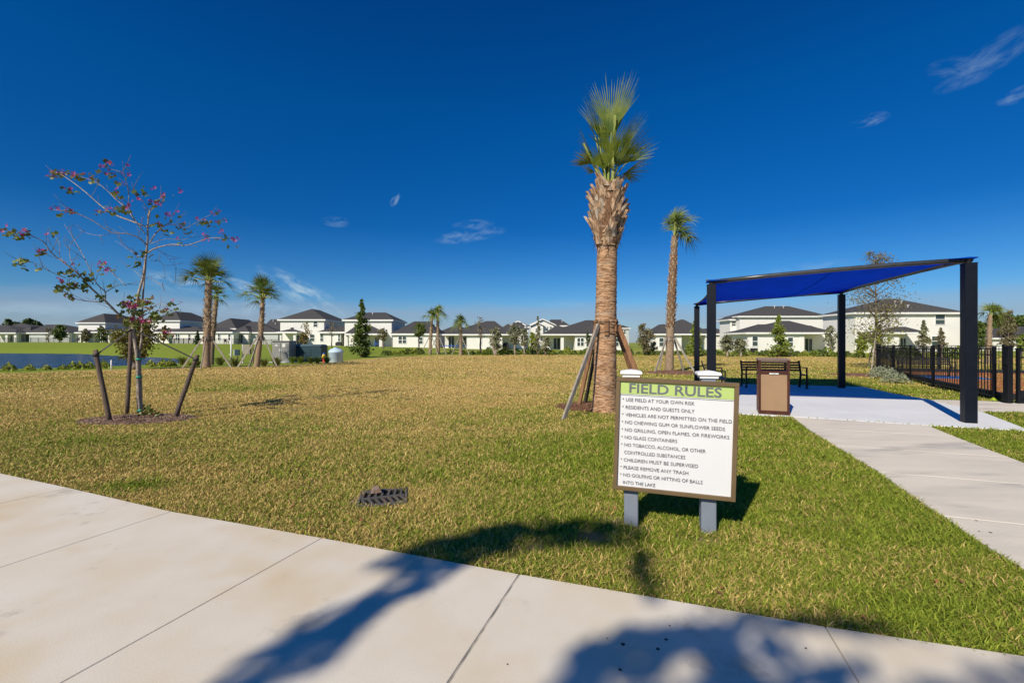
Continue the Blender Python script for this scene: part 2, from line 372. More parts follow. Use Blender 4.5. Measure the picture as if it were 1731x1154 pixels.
def grass_mat(name, blades):
    m_ = bpy.data.materials.new(name); m_.use_nodes = True; t = NT(m_.node_tree); t.t.nodes.clear()
    out = t.n('ShaderNodeOutputMaterial'); b = t.n('ShaderNodeBsdfPrincipled'); b.inputs['Roughness'].default_value = .75; b.inputs['Specular IOR Level'].default_value = .25
    g = t.n('ShaderNodeAttribute', attribute_name='green').outputs['Fac']; geo = t.n('ShaderNodeNewGeometry'); pos = geo.outputs['Position']
    n2 = t.noise(pos, .45, 4, .6)
    if blades:
        k = t.n('ShaderNodeAttribute', attribute_name='rnd').outputs['Fac']; k2 = t.n('ShaderNodeAttribute', attribute_name='rnd2').outputs['Fac']
        gg = t.m('ADD', g, t.m('MULTIPLY', t.m('SUBTRACT', t.noise(pos, 1.6, 4, .6), .5), 1.1))
        isg = t.rng(t.m('SUBTRACT', gg, k), -.06, .06)
        straw = t.mix(k2, (.76, .56, .21), (.44, .31, .105)); green = t.mix(k2, (.11, .175, .012), (.34, .39, .045))
        cl = t.mix(isg, straw, green)
        t.l(cl, b.inputs['Base Color']); tr = t.n('ShaderNodeBsdfTranslucent'); t.l(cl, tr.inputs[0])
        mx = t.n('ShaderNodeMixShader'); mx.inputs[0].default_value = .22; t.l(b.outputs[0], mx.inputs[1]); t.l(tr.outputs[0], mx.inputs[2]); t.l(mx.outputs[0], out.inputs[0])
    else:
        fine = t.noise(pos, 26, 5, .7); mid = t.noise(pos, 5.5, 4, .65); low = t.noise(t.scale(pos, (1, .5, 1)), .7, 4, .6)
        straw = t.mix(t.rng(mid, .3, .7), (.60, .44, .155), (.44, .315, .10)); green = t.mix(t.rng(mid, .3, .7), (.16, .23, .014), (.26, .31, .025))
        gg = t.m('ADD', g, t.m('ADD', t.m('MULTIPLY', t.m('SUBTRACT', low, .5), .6), t.m('MULTIPLY', t.m('SUBTRACT', fine, .5), .9)))
        cl = t.mix(t.rng(gg, .25, .7), straw, green)
        sepn = t.n('ShaderNodeSeparateXYZ'); t.l(pos, sepn.inputs[0])
        soil = t.rng(sepn.outputs[1], 7, 16, 1, 0)       # thatch and soil show between real blades near the walk
        cl = t.mix(t.m('MULTIPLY', t.n('ShaderNodeAttribute', attribute_name='bare').outputs['Fac'], t.rng(mid, .2, .6, .5, 1.0)), cl, (.27, .17, .10))
        cl = t.mix(t.m('MULTIPLY', soil, t.rng(fine, .35, .65, .3, .9)), cl, (.27, .215, .085))
        t.l(cl, b.inputs['Base Color'])
        bp = t.n('ShaderNodeBump'); bp.inputs['Strength'].default_value = .9; bp.inputs['Distance'].default_value = .05
        t.l(t.m('ADD', fine, t.m('MULTIPLY', mid, .8)), bp.inputs['Height']); t.l(bp.outputs[0], b.inputs['Normal']); t.l(b.outputs[0], out.inputs[0])
    return m_
me.materials.append(grass_mat('lawn_ground', False))
ground = bpy.data.objects.new('ground', me); C.objects.link(ground); tag(ground, kind='structure')

# pond
pm = bpy.data.materials.new('pond_water'); pm.use_nodes = True; t = NT(pm.node_tree); b = t.t.nodes['Principled BSDF']
b.inputs['Base Color'].default_value = (.008, .045, .13, 1); b.inputs['Roughness'].default_value = .22; b.inputs['Specular IOR Level'].default_value = .32; b.inputs['IOR'].default_value = 1.33
tcn = t.n('ShaderNodeTexCoord'); nz = t.noise(t.scale(tcn.outputs['Object'], (.5, 1.6, 1)), 1.6, 5, .6); bp = t.n('ShaderNodeBump'); bp.inputs['Strength'].default_value = 1; bp.inputs['Distance'].default_value = 1.6
t.l(nz, bp.inputs['Height']); t.l(bp.outputs[0], b.inputs['Normal'])
mb = MB(); mb.add([(-262, 26, -.5), (-26, 26, -.5), (-26, 90, -.5), (-262, 90, -.5)], [(0, 1, 2, 3)])
tag(mb.build('water', pm, origin=(-60, 50, -.5)), kind='structure')

# ------------------------------------------------------------------ paving
def back(p, i, d=3.2):
    a = Vector(SW_F[max(i-1, 0)]); b_ = Vector(SW_F[min(i+1, len(SW_F)-1)]); e = (b_-a).normalized(); return (p[0]+e.y*d, p[1]-e.x*d)
mb = MB(); ZC = .022
for i in range(len(SW_F)-1):
    f0, f1 = Vector(SW_F[i]), Vector(SW_F[i+1]); b0, b1 = Vector(back(f0, i)), Vector(back(f1, i+1))
    g0 = .0055 if i == 7 else .003; g1 = .0055 if i+1 == 7 else .003; e = (f1-f0).normalized()
    pts = [b0+e*g0, b1-e*g1]
    pts += [f1-e*g1, f0+e*g0]
    mb.slab([(q.x, q.y) for q in pts], -.12, ZC, bev=.004)
tag(mb.build('sidewalk', MAT['concrete']), kind='structure')
# dark sealant in the wide joint, grit in the others
mb = MB()
for i in range(1, len(SW_F)-1):
    f = Vector(SW_F[i]); b_ = Vector(back(f, i)); d = (b_-f).normalized(); s_ = Vector((-d.y, d.x)); wdt = .005 if i == 7 else .0028
    mb.slab([(q.x, q.y) for q in (f+s_*wdt, f-s_*wdt, b_-s_*wdt, b_+s_*wdt)][::-1], -.1, ZC-.006 if i == 7 else ZC-.008)
tag(mb.build('sidewalk_joint', MAT['crack_fill']), kind='structure')
# slender second slab edge by the right-hand walk corner
PATH = [(2.62, .9), (2.75, 1.75), (3.02, 2.12), (3.346, 2.973), (3.49, 3.40), (3.771, 4.134), (4.234, 5.316), (4.99, 7.59), (5.59, 9.10)]
PATHR = [(7.40, 8.10), (6.9, 7.0), (6.30, 5.60), (5.75, 4.2), (5.35, 3.2), (5.15, 2.3), (5.0, 1.6)]
cuts = [0, 1.95, 3.5, 5.03, 6.56, 8.09, 9.3]
def interp(poly, y):
    for a, c in zip(poly[:-1], poly[1:]):
        if min(a[1], c[1]) <= y <= max(a[1], c[1]) and a[1] != c[1]:
            k = (y-a[1])/(c[1]-a[1]); return a[0]+(c[0]-a[0])*k
    return poly[0][0] if abs(y-poly[0][1]) < abs(y-poly[-1][1]) else poly[-1][0]
def sl(x, k): return k-.385*(x-4.9)      # cross joints run parallel to the sidewalk
mb = MB(); lefts = []; rights = []
for k in [1.9, 3.42, 4.94, 6.46, 7.98]:
    yl = k
    for _ in range(20): xl = interp(PATH, yl); yl = sl(xl, k)
    yr = k
    for _ in range(20): xr = interp(PATHR, yr); yr = sl(xr, k)
    lefts.append((xl, yl)); rights.append((xr, yr))
lefts.append((5.59, 9.07)); rights.append((7.42, 8.13))
for i in range(len(lefts)-1):
    l0, l1, r0, r1 = Vector(lefts[i]), Vector(lefts[i+1]), Vector(rights[i]), Vector(rights[i+1]); g = .004
    el_ = (l1-l0).normalized()*g; er_ = (r1-r0).normalized()*g
    midl = [p for p in PATH if l0.y+.05 < p[1] < l1.y-.05][::-1]; midr = [p for p in PATHR if r0.y+.05 < p[1] < r1.y-.05][::-1]
    poly = [tuple(l0+el_), tuple(r0+er_)]+midr+[tuple(r1-er_), tuple(l1-el_)]+midl
    mb.slab(poly, -.12, ZC+.002, bev=.004)
tag(mb.build('path', MAT['path_concrete']), kind='structure')
PAD = [(3.55, 9.93), (5.57, 9.11), (7.42, 8.14), (8.72, 7.66), (10.06, 9.75), (10.84, 11.85), (11.03, 13.1), (11.75, 15.25), (8.1, 16.25), (6.0, 17.0)]
mb = MB(); mb.slab(PAD, -.12, ZC+.006, bev=.004); tag(mb.build('pavement', MAT['pad_concrete']), kind='structure')
GPATH = [(10.08, 9.75), (11.3, 9.78), (13.6, 9.3), (20, 7.2), (20, 8.9), (14.6, 10.6), (12.9, 11.0), (11.9, 11.6), (10.86, 11.85)]
mb = MB(); mb.slab(GPATH, -.12, ZC, bev=.004); tag(mb.build('gate_path', MAT['path_concrete']), kind='structure')
mb = MB(); mb.slab([(-60, 4.0), (-60, -4.0), (60, -32), (60, -24)], -.2, .012); tag(mb.build('road', MAT['asphalt']), kind='structure')
# small dark specks on the walk
mb = MB()
for px, py, s_ in [(1053, 1088, .016), (1126, 1080, .012), (1112, 1096, .013), (1026, 1078, .006), (1132, 1057, .007), (858, 1122, .006), (1048, 1131, .012), (1362, 1095, .008), (1650, 880, .013), (1674, 900, .016), (1655, 898, .01)]:
    c = G(px, py, ZC); s_ *= .7; mb.lathe([(s_, 0), (s_*.9, .0022), (s_*.5, .003)], 7, (c.x, c.y, ZC+(.0025 if px > 1600 else .0005)))
tag(mb.build('gum_spots', MAT['gum']), kind='stuff', label='small dark gum spots trodden into the pale concrete walk')
EXCL = [np.array(SW_F+[back(SW_F[i], i) for i in range(len(SW_F)-1, -1, -1)]), np.array([(2.62, .9)]+PATH[1:]+PATHR), np.array(PAD), np.array(GPATH)]

# ------------------------------------------------------------------ grass blades
DRAIN = G(648, 842)
BED1 = (G(232, 708), 1.05, .62); BED2 = (G(1012, 690), .95, .75)
def blades():
    P_, Hh, Ww = [], [], []
    for y0, y1, dens, hh, ww in [(1.0, 3.2, 21000, .044, .0068), (3.2, 4.8, 14000, .045, .0076), (4.8, 7.5, 7000, .050, .010), (7.5, 12, 2600, .052, .013), (12, 20, 620, .055, .022), (20, 34, 150, .06, .045), (34, 56, 36, .065, .085)]:
        mg = 2.4 if y1 < 8 else 1.2; A = (y1-y0)*2*(1.22*y1+mg); n = int(A*dens)
        y = rng.uniform(y0, y1, n); x = rng.uniform(-1, 1, n)*(1.22*y1+mg); keep = np.abs(x) < 1.22*y+mg
        x, y = x[keep], y[keep]; bad = np.zeros(len(x), bool)
        for e in EXCL: bad |= inside(e, x, y)
        bad |= ((x-DRAIN.x)**2+(y-DRAIN.y)**2 < .235**2)
        for c, a, bb in (BED1, BED2): bad |= (((x-c.x)/a)**2+((y-c.y)/bb)**2 < 1)
        bad |= ~inside(FIELD, x, y) & (y > 20) & (x < 2)
        thin = lown(x, y, 3.1)+.6*lown(x, y, 9.0); bad |= (rng.uniform(0, 1, len(x)) < np.clip(-.1-thin*.35, 0, .45))
        bad |= rng.uniform(0, 1, len(x)) < bareness(x, y)*1.05
        x, y = x[~bad], y[~bad]; P_.append(np.stack([x, y], -1)); gr = greenness(x, y)
        Hh.append(hh*(.55+.9*rng.uniform(0, 1, len(x)))*(.75+.5*gr)); Ww.append(ww*(.7+.6*rng.uniform(0, 1, len(x))))
    p = np.concatenate(P_); h = np.concatenate(Hh); wd = np.concatenate(Ww); n = len(p); print('blades', n)
    z = Hn(p[:, 0], p[:, 1]); a = rng.uniform(0, 2*np.pi, n); ln = rng.uniform(.25, 1.35, n); b = rng.uniform(0, 2*np.pi, n)
    s = np.stack([np.cos(b), np.sin(b), np.zeros(n)], -1)*wd[:, None]*.5
    d = np.stack([np.cos(a)*np.sin(ln), np.sin(a)*np.sin(ln), np.cos(ln)], -1); d2 = np.stack([np.cos(a)*np.sin(ln+.5), np.sin(a)*np.sin(ln+.5), np.cos(ln+.5)], -1)
    base = np.concatenate([p, z[:, None]-.004], -1); mid = base+d*h[:, None]*.55; tip = mid+d2*h[:, None]*.5
    co = np.stack([base-s, base+s, mid+s*.8, mid-s*.8, tip], 1).reshape(-1, 3)
    k = np.arange(n)[:, None]*5; loops = np.concatenate([k+0, k+1, k+2, k+3, k+3, k+2, k+4], 1).ravel()
    st = (np.arange(n)[:, None]*7+np.array([0, 4])).ravel()
    me = bpy.data.meshes.new('grass'); fast_mesh(me, co, loops, st)
    for nm, v in (('green', greenness(p[:, 0], p[:, 1])), ('rnd', rng.uniform(0, 1, n)), ('rnd2', rng.uniform(0, 1, n))):
        at = me.attributes.new(nm, 'FLOAT', 'POINT'); at.data.foreach_set('value', np.repeat(v, 5).astype(np.float32))
    me.materials.append(grass_mat('grass_blade', True))
    o = bpy.data.objects.new('grass', me); C.objects.link(o); tag(o, 'short mown lawn grass mixed green and straw across the field', kind='stuff')
blades()
# ------------------------------------------------------------------ field rules sign
def txt_mesh(name, s, width, origin, ux, uz, m_, parent, height=None, bold=0.0, off=(0, 0, 0)):
    cu = bpy.data.curves.new('txt', 'FONT'); cu.body = s; cu.size = 1; cu.offset = bold; cu.resolution_u = 3
    ob = bpy.data.objects.new('txt', cu); C.objects.link(ob); bpy.context.view_layer.update()
    me = bpy.data.meshes.new_from_object(ob.evaluated_get(bpy.context.evaluated_depsgraph_get()))
    bpy.data.objects.remove(ob); bpy.data.curves.remove(cu)
    co = np.zeros(len(me.vertices)*3); me.vertices.foreach_get('co', co); co = co.reshape(-1, 3)
    x0, x1 = co[:, 0].min(), co[:, 0].max(); y1 = co[:, 1].max() if height is None else .73
    sx = width/(x1-x0); sy = sx if height is None else height/.73
    o, ux, uz = np.array(origin), np.array(ux), np.array(uz)
    w3 = o + np.outer((co[:, 0]-x0)*sx, ux) + np.outer(co[:, 1]*sy, uz) + np.array(off)
    me.vertices.foreach_set('co', w3.ravel()); me.materials.clear(); me.materials.append(m_); me.update(); me.name = name
    ob = bpy.data.objects.new(name, me); C.objects.link(ob); ob.parent = parent
    return ob
def make_sign():
    L, Rr = 3.722, 3.500
    TL = P(1042, 637, L); TR = P(1249, 647, Rr); BL = P(1040, 825.5, L)
    ux = (TR-TL); Wd = ux.length; ux.normalize(); nrm = Vector((ux.y, -ux.x, 0)).normalized()   # towards the reader
    uz = nrm.cross(ux)*-1; uz = uz if uz.z > 0 else -uz; Hh = (TL-BL).dot(uz)
    base = Vector(((TL.x+TR.x)/2, (TL.y+TR.y)/2, 0)); sgn = thing('rules_sign', 'white and green field rules board in a brown frame on two grey posts', 'sign', base)
    O = TL-uz*Hh-base                                        # lower left corner, local
    def loc(a, b, c=0.0): return O+ux*a+uz*b+nrm*c
    M = Matrix((ux, nrm, uz)).transposed(); fr = .032
    mb = MB()
    for a, b, w_, h_ in [(Wd/2, Hh-fr/2, Wd, fr), (Wd/2, fr/2, Wd, fr), (fr/2, Hh/2, fr, Hh-2*fr), (Wd-fr/2, Hh/2, fr, Hh-2*fr)]:
        mb.box(loc(a, b, 0), (w_, .05, h_), M=M, bevel=.003)
    mb.build('frame', MAT['sign_frame'], sgn)
    mb = MB(); mb.box(loc(Wd/2, Hh/2, -.006), (Wd-2*fr+.004, .02, Hh-2*fr+.004), M=M); board = mb.build('panel', MAT['sign_white'], sgn)
    gh = .098; mb = MB(); mb.box(loc(Wd/2, Hh-fr-gh/2-.001, .0065), (Wd-2*fr-.002, .004, gh), M=M); mb.build('header_band', MAT['sign_green'], board)
    mb = MB(); mb.box(loc(Wd/2, Hh-fr-gh-.0115, .0055), (Wd-2*fr-.002, .003, .0028), M=M); mb.build('divider_line', MAT['sign_ink'], board)
    k = .919/1049*1049/ (863-142)   # zoom px to metres across the board (width 721 px in that view)
    def tx(s_, zx0, zx1, row, cap, bold, m_):
        a0 = (zx0-142)*k*1.0; wdt = (zx1-zx0)*k
        return txt_mesh('lettering', s_, wdt, loc(a0, row, .0105), ux, uz, m_, board, height=cap, bold=bold)
    tx('FIELD RULES', 224, 768, Hh-fr-gh+.011, .078, .018, MAT['sign_grey'])
    rows = [('USE FIELD AT YOUR OWN RISK', 205, 615, 1), ('RESIDENTS AND GUESTS ONLY', 205, 616, 1), ('VEHICLES ARE NOT PERMITTED ON THE FIELD', 205, 830, 1), ('NO CHEWING GUM OR SUNFLOWER SEEDS', 205, 792, 1),
            ('NO GRILLING, OPEN FLAMES, OR FIREWORKS', 205, 818, 1), ('NO GLASS CONTAINERS', 205, 521, 1), ('NO TOBACCO, ALCOHOL, OR OTHER', 205, 687, 1), ('CONTROLLED SUBSTANCES', 205, 572, 0), ('CHILDREN MUST BE SUPERVISED', 204, 647, 1),
            ('PLEASE REMOVE ANY TRASH', 204, 592, 1), ('NO GOLFING OR HITTING OF BALLS', 204, 676, 1), ('INTO THE LAKE', 204, 400, 0)]
    y0 = Hh-fr-gh-.0135-.047; dy = (y0-.050)/11
    mb = MB()
    for i, (s_, a, b_, bul) in enumerate(rows):
        tx(s_, a, b_, y0-i*dy, .0285, -.002, MAT['sign_ink'])
        if bul:
            mb = MB(); c = loc((188-142)*k, y0-i*dy+.0185, .0108); mb.add([c+ux*.005*math.cos(q*math.pi/4)+uz*.005*math.sin(q*math.pi/4) for q in range(8)], [tuple(range(8))]); mb.build('bullet', MAT['sign_ink'], board)
    for pc in (1072, 1205):
        t_ = (pc-1041)/207.; a = Wd*(t_*Rr/(t_*Rr+(1-t_)*L) if False else t_*L/(t_*L+(1-t_)*Rr)); ce = loc(a, 0, -.083); ang = math.atan2(ux.y, ux.x)
        mb = MB(); zt = 1.245; mb.box((ce.x, ce.y, (zt-.15)/2-.0), (.112, .112, zt+.15), rz=ang, bevel=.006); po = mb.build('post', MAT['vinyl_post'], sgn)
        mb = MB()
        q = [(.068, 0), (.068, .012), (.086, .026), (.086, .040), (.078, .046), (.045, .054), (.004, .060)]; Mz = Matrix.Rotation(ang, 3, 'Z'); vs = []
        for r_, z_ in q: vs += [Vector((ce.x, ce.y, zt-.025+z_))+Mz @ Vector((sx*r_, sy*r_, 0)) for sx, sy in ((-1, -1), (1, -1), (1, 1), (-1, 1))]
        fs = [(i*4+j, i*4+(j+1) % 4, i*4+4+(j+1) % 4, i*4+4+j) for i in range(len(q)-1) for j in range(4)]+[(3, 2, 1, 0), tuple(len(vs)-4+i for i in range(4))]
        mb.add(vs, fs); mb.build('cap', MAT['cap_white'], po)
make_sign()

# ------------------------------------------------------------------ litter bin
def make_bin():
    c0 = Vector((5.10, 9.42, 0)); c1 = Vector((5.60, 9.19, 0)); ang = math.atan2(c1.y-c0.y, c1.x-c0.x); s = .56
    base = thing('litter_bin', 'square litter bin with tan panels and brown frame at the pad edge', 'litter bin', (0, 0, 0)); u = Vector((math.cos(ang), math.sin(ang), 0)); v = Vector((-u.y, u.x, 0))
    ctr = c0+u*s/2+v*s/2; base.location = (ctr.x, ctr.y, .028); base.rotation_euler = (0, 0, ang); h = s/2; p = .045
    mb = MB()
    for sx in (-1, 1):
        for sy in (-1, 1): mb.box((sx*(h-p/2), sy*(h-p/2), .56), (p, p, 1.10), bevel=.004)
    for z, hh in ((.045, .07), (.86, .075)):
        for sg in (-1, 1):
            mb.box((0, sg*(h-p/2), z), (s-2*p, p*.8, hh), bevel=.004); mb.box((sg*(h-p/2), 0, z), (p*.8, s-2*p, hh), bevel=.004)
    mb.build('frame', MAT['bin_brown'], base)
    mb = MB()
    for sg in (-1, 1):
        q = MB(); q.box((0, sg*(h-.022), .45), (s-2*p, .012, .745)); q.build('panel', MAT['bin_tan'], base)
        q = MB(); q.box((sg*(h-.022), 0, .45), (.012, s-2*p, .745)); q.build('panel', MAT['bin_tan'], base)
    mb = MB(); mb.box((0, 0, 1.125), (s+.02, s+.02, .035), bevel=.008); mb.box((0, 0, 1.095), (s-.02, s-.02, .03)); mb.build('lid', [MAT['bin_top']], base)
    mb = MB(); r0 = h-.05
    mb.box((0, 0, .46), (s-.14, s-.14, .80)); mb.build('liner', MAT['bin_liner'], base)
    mb = MB(); mb.box((0, -h+.0115, .838), (.165, .004, .028)); lb = mb.build('label_plate', MAT['label_white'], base)
    mb = MB(); mb.box((0, -h-.0, .0), (.001, .001, .001))
    txt_mesh('lettering', 'WASTE', .058, (-.03, -h+.0085, .8315), (1, 0, 0), (0, 0, 1), MAT['sign_ink'], lb, height=.013)
    lb.location = (0, -.0135, 0)
make_bin()

# ------------------------------------------------------------------ benches
def make_bench(label, loc, rz, L=1.83):
    b = thing('park_bench', label, 'bench', loc, rz)
    K = MAT['black_metal']
    mb = MB()
    for i in range(6): mb.box((0, -.44+i*.078, .445-.004*i), (L, .058, .014), bevel=.003)
    mb.build('seat', K, b)
    mb = MB()
    for i in range(4):
        z = .56+i*.083; mb.box((0, .03+(z-.45)*.26, z), (L, .014, .058), M=Matrix.Rotation(-.25, 3, 'X'))
    mb.build('backrest', K, b)
    for sx in (-1, 1):
        x = sx*(L/2-.02)
        mb = MB(); mb.box((x, -.46, .22), (.05, .05, .44), bevel=.004); mb.box((x, -.46, .008), (.09, .09, .014)); mb.build('leg', K, b)
        mb = MB(); mb.bar((x, .10, 0), (x, -.01, .44), .05, .05); mb.bar((x, -.01, .43), (x, .14, .87), .05, .04); mb.box((x, .10, .008), (.09, .09, .014)); mb.build('leg', K, b)
        mb = MB(); mb.box((x, -.24, .425), (.045, .44, .04)); mb.build('seat_rail', K, b)
        mb = MB(); mb.box((x, -.20, .66), (.05, .56, .03), bevel=.006); mb.box((x, -.46, .54), (.04, .04, .22)); mb.build('armrest', K, b)
    return b
BZ = .03
make_bench('black metal park bench standing behind the tan litter bin', (8.62, 15.15, BZ), R(-11))
b2 = make_bench('black metal bench at the left edge of the pad, half hidden by the rules sign', (5.95, 13.9, BZ), R(68))
make_bench('black metal park bench inside the black fence on the orange mulch', (18.0, 19.9, .02), R(-25), 1.8)

# ------------------------------------------------------------------ shade canopy
def make_canopy():
    B = {4: Vector((8.43, 8.40, 0)), 3: Vector((10.75, 14.85, 0)), 2: Vector((4.35, 9.93, 0)), 1: Vector((6.66, 16.40, 0))}
    T = {4: 2.955, 3: 3.06, 2: 2.755, 1: 2.795}; ang = math.atan2(B[4].y-B[2].y, B[4].x-B[2].x)
    c = thing('shade_canopy', 'blue fabric shade canopy on four black posts over the pale pad', 'canopy', (7.55, 12.4, .028)); o = Vector(c.location)
    for k in (1, 2, 3, 4):
        mb = MB(); b = B[k]-o; mb.box((b.x, b.y, T[k]/2-.014), (.18, .18, T[k]-.03), rz=ang, bevel=.006)
        mb.box((b.x, b.y, T[k]-.026), (.19, .19, .012), rz=ang); po = mb.build('post', MAT['post_paint'], c)
        mb = MB(); mb.tube([(b.x, b.y, T[k]-.03), (b.x, b.y, T[k]+.05)], .045, 12); mb.build('post_neck', MAT['tube_paint'], po)
    Z = {4: T[4]+.075, 3: T[3]+.075, 2: T[2]+.07, 1: T[1]+.07}; Q = {k: Vector((B[k].x, B[k].y, Z[k]-.0))-Vector((o.x, o.y, o.z)) for k in B}
    for a, b in ((2, 4), (4, 3), (3, 1)):
        mb = MB(); d = (Q[b]-Q[a]).normalized(); mid = (Q[a]+Q[b])/2+Vector((0, 0, .03)); pts = [Q[a]-d*.05, Q[a].lerp(mid, .5)+Vector((0, 0, .01)), mid, mid.lerp(Q[b], .5)+Vector((0, 0, .01)), Q[b]+d*.05]
        mb.tube(pts, .044, 12); mb.build('frame_tube', MAT['tube_paint'], c)
    # fabric: corner to corner, edges scooped inwards, slight sag
    nu, nv = 34, 40; vs = []
    for j in range(nv+1):
        v = j/nv
        for i in range(nu+1):
            u = i/nu; aL = .03*4*v*(1-v); aR = .03*4*v*(1-v); aF = .012*4*u*(1-u); aB = .022*4*u*(1-u)
            uu = u*(1-aL-aR)+aL; vv = v*(1-aF-aB)+aF
            p = (Q[2]*(1-uu)+Q[4]*uu)*(1-vv)+(Q[1]*(1-uu)+Q[3]*uu)*vv
            ex = Vector((math.cos(ang), math.sin(ang), 0)); ey = Vector((-ex.y, ex.x, 0)); cc = max(abs(2*u-1), 0)**18*max(abs(2*v-1), 0)**18
            p = p+ex*(.09*(2*u-1)*cc)+ey*(.09*(2*v-1)*cc)
            z = p.z-.20*16*u*(1-u)*v*(1-v)+.05+.01*math.sin(9*u+2)*math.sin(7*v)-.10*cc*0
            if j == 0 or i in (0, nu) or j == nv: z -= .012
            vs.append((p.x, p.y, z))
    fs = [(j*(nu+1)+i, j*(nu+1)+i+1, (j+1)*(nu+1)+i+1, (j+1)*(nu+1)+i) for j in range(nv) for i in range(nu)]
    mb = MB(); mb.add(vs, fs, 0, True); fb = mb.build('fabric', MAT['blue_fabric'], c)
    so = fb.modifiers.new('thick', 'SOLIDIFY'); so.thickness = .004
    mb = MB()
    for seg in ([j*(nu+1) for j in range(nv+1)],): mb.tube([Vector(vs[q])-Vector((0, 0, .012)) for q in seg], .024, 8)
    mb.build('hem', MAT['hem_fabric'], fb)
    mb = MB(); mb.tube([Vector(vs[nu//2+1+j*(nu+1)])-Vector((0, 0, .006)) for j in range(nv+1)], .012, 6); mb.build('seam', MAT['blue_fabric'], fb)
    for k in (2, 4, 3, 1):
        mb = MB(); ex = Vector((math.cos(ang), math.sin(ang), 0)); ey = Vector((-ex.y, ex.x, 0)); sx = 1 if k in (4, 3) else -1; sy = 1 if k in (1, 3) else -1
        rows = []
        for i in range(6):
            for j in range(6):
                a, b = i/5, j/5; p = Q[k]+ex*sx*(.10-.42*a)+ey*sy*(.10-.42*b); d = math.hypot(max(a-.25, 0), max(b-.25, 0)); rows.append((p.x, p.y, Q[k].z+(.062-.0*a)-.09*max(0, .25-min(a, b))*2+.0*d-.16*a*b))
        mb.add(rows, [(i*6+j, i*6+j+1, i*6+j+7, i*6+j+6) for i in range(5) for j in range(5) if i+j < 7], 0, True)
        cf = mb.build('corner_cover', MAT['blue_fabric'], fb); so = cf.modifiers.new('thick', 'SOLIDIFY'); so.thickness = .006; so.offset = 1
make_canopy()

# ------------------------------------------------------------------ play area and its fence
def fence_run(name, label, cat, pts, h, post=.06, pk=.16, pw=.019, top=.05, m_='black_metal', group=None, post_every=None, zf=H, railz=(.12, None), big=None):
    base = thing(name, label, cat, (pts[0][0], pts[0][1], zf(*pts[0])), 0, group); o = Vector(base.location); K = MAT[m_]
    posts = []
    for i in range(len(pts)-1):
        a, b = Vector(pts[i]), Vector(pts[i+1]); n = max(1, int(round((b-a).length/(post_every or 2.4)))); posts += [a.lerp(b, k/n) for k in range(n)]
    posts.append(Vector(pts[-1]))
    for i, p in enumerate(posts):
        z = zf(p.x, p.y); mb = MB(); w_ = post*(big.get(i, 1) if big else 1); mb.box((p.x-o.x, p.y-o.y, z-o.z+h/2-.02), (w_, w_, h+.08)); mb.box((p.x-o.x, p.y-o.y, z-o.z+h+.028), (w_*1.18, w_*1.18, .016)); mb.build('post', K, base)
    for p, q in zip(posts[:-1], posts[1:]):
        z0, z1 = zf(p.x, p.y)-o.z, zf(q.x, q.y)-o.z; L = (q-p).length; n = max(2, int(L/pk)); a = math.atan2(q.y-p.y, q.x-p.x); mb = MB()
        for rz_ in (h-.025, h-.19, railz[0]): mb.bar((p.x-o.x, p.y-o.y, z0+rz_), (q.x-o.x, q.y-o.y, z1+rz_), .03, .034)
        for k in range(1, n):
            r_ = k/n; x, y = p.x+(q.x-p.x)*r_-o.x, p.y+(q.y-p.y)*r_-o.y; z = z0+(z1-z0)*r_; mb.box((x, y, z+(h-.07)/2+.03), (pw, pw, h-.1), rz=a)
        mb.build('panel', K, base)
    return base
FA, FB, FC, FD = (19.25, 24.0), (17.1, 20.4), (14.15, 15.3), (12.45, 11.75)
fence_run('metal_fence', 'black metal picket fence running along the play area from palm to gate', 'fence', [FA, FB, FC, FD], 1.37, zf=lambda x, y: .0, post_every=3.1, post=.06)
def gate_post(x, y, label):
    t_ = thing('gate_post', label, 'gate post', (x, y, 0)); mb = MB(); mb.box((0, 0, .68), (.125, .125, 1.40), bevel=.004); mb.build('post', MAT['black_metal'], t_)
    mb = MB(); mb.box((0, 0, 1.395), (.15, .15, .03), bevel=.004); mb.build('cap', MAT['black_metal'], t_)
    mb = MB(); mb.box((-.088, -.02, 1.05), (.03, .09, .16), bevel=.004); mb.build('latch', MAT['black_metal'], t_)
gate_post(12.15, 11.15, 'thick black gate post at the right edge of the play area fence')
g = fence_run('metal_gate', 'black metal picket gate with a solid bottom panel at the far right', 'gate', [(12.32, 11.08), (13.55, 10.62)], 1.33, zf=lambda x, y: .0, post=.06)
mb = MB(); a = math.atan2(10.62-11.08, 13.55-12.32); mb.box((.615, -.23, .19), (1.24, .03, .30), rz=a); mb.build('kick_panel', MAT['black_metal'], g)
fence_run('metal_fence', 'black metal picket fence beyond the gate, cut off by the right edge', 'fence', [(13.75, 10.55), (19.5, 8.4)], 1.37, zf=lambda x, y: .0, post=.08)
fence_run('metal_fence', 'black metal picket fence along the far side of the play area', 'fence', [(19.45, 24.1), (26.5, 21.5), (33, 19.1)], 1.37, zf=lambda x, y: .0, post=.08, post_every=3.0)
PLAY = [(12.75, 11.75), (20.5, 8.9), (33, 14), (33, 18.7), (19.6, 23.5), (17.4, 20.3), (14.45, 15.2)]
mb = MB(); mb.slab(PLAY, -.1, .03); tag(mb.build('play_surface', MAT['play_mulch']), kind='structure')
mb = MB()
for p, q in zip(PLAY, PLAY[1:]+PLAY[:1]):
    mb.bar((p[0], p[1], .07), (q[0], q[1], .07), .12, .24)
tag(mb.build('play_edging', MAT['flat_black']), 'black strip edging the orange mulch play area', 'border')  # low black strip run round the play surface
c = Vector((18.3, 19.6)); mb = MB(); a = R(-25); u = Vector((math.cos(a), math.sin(a))); v = Vector((-u.y, u.x))
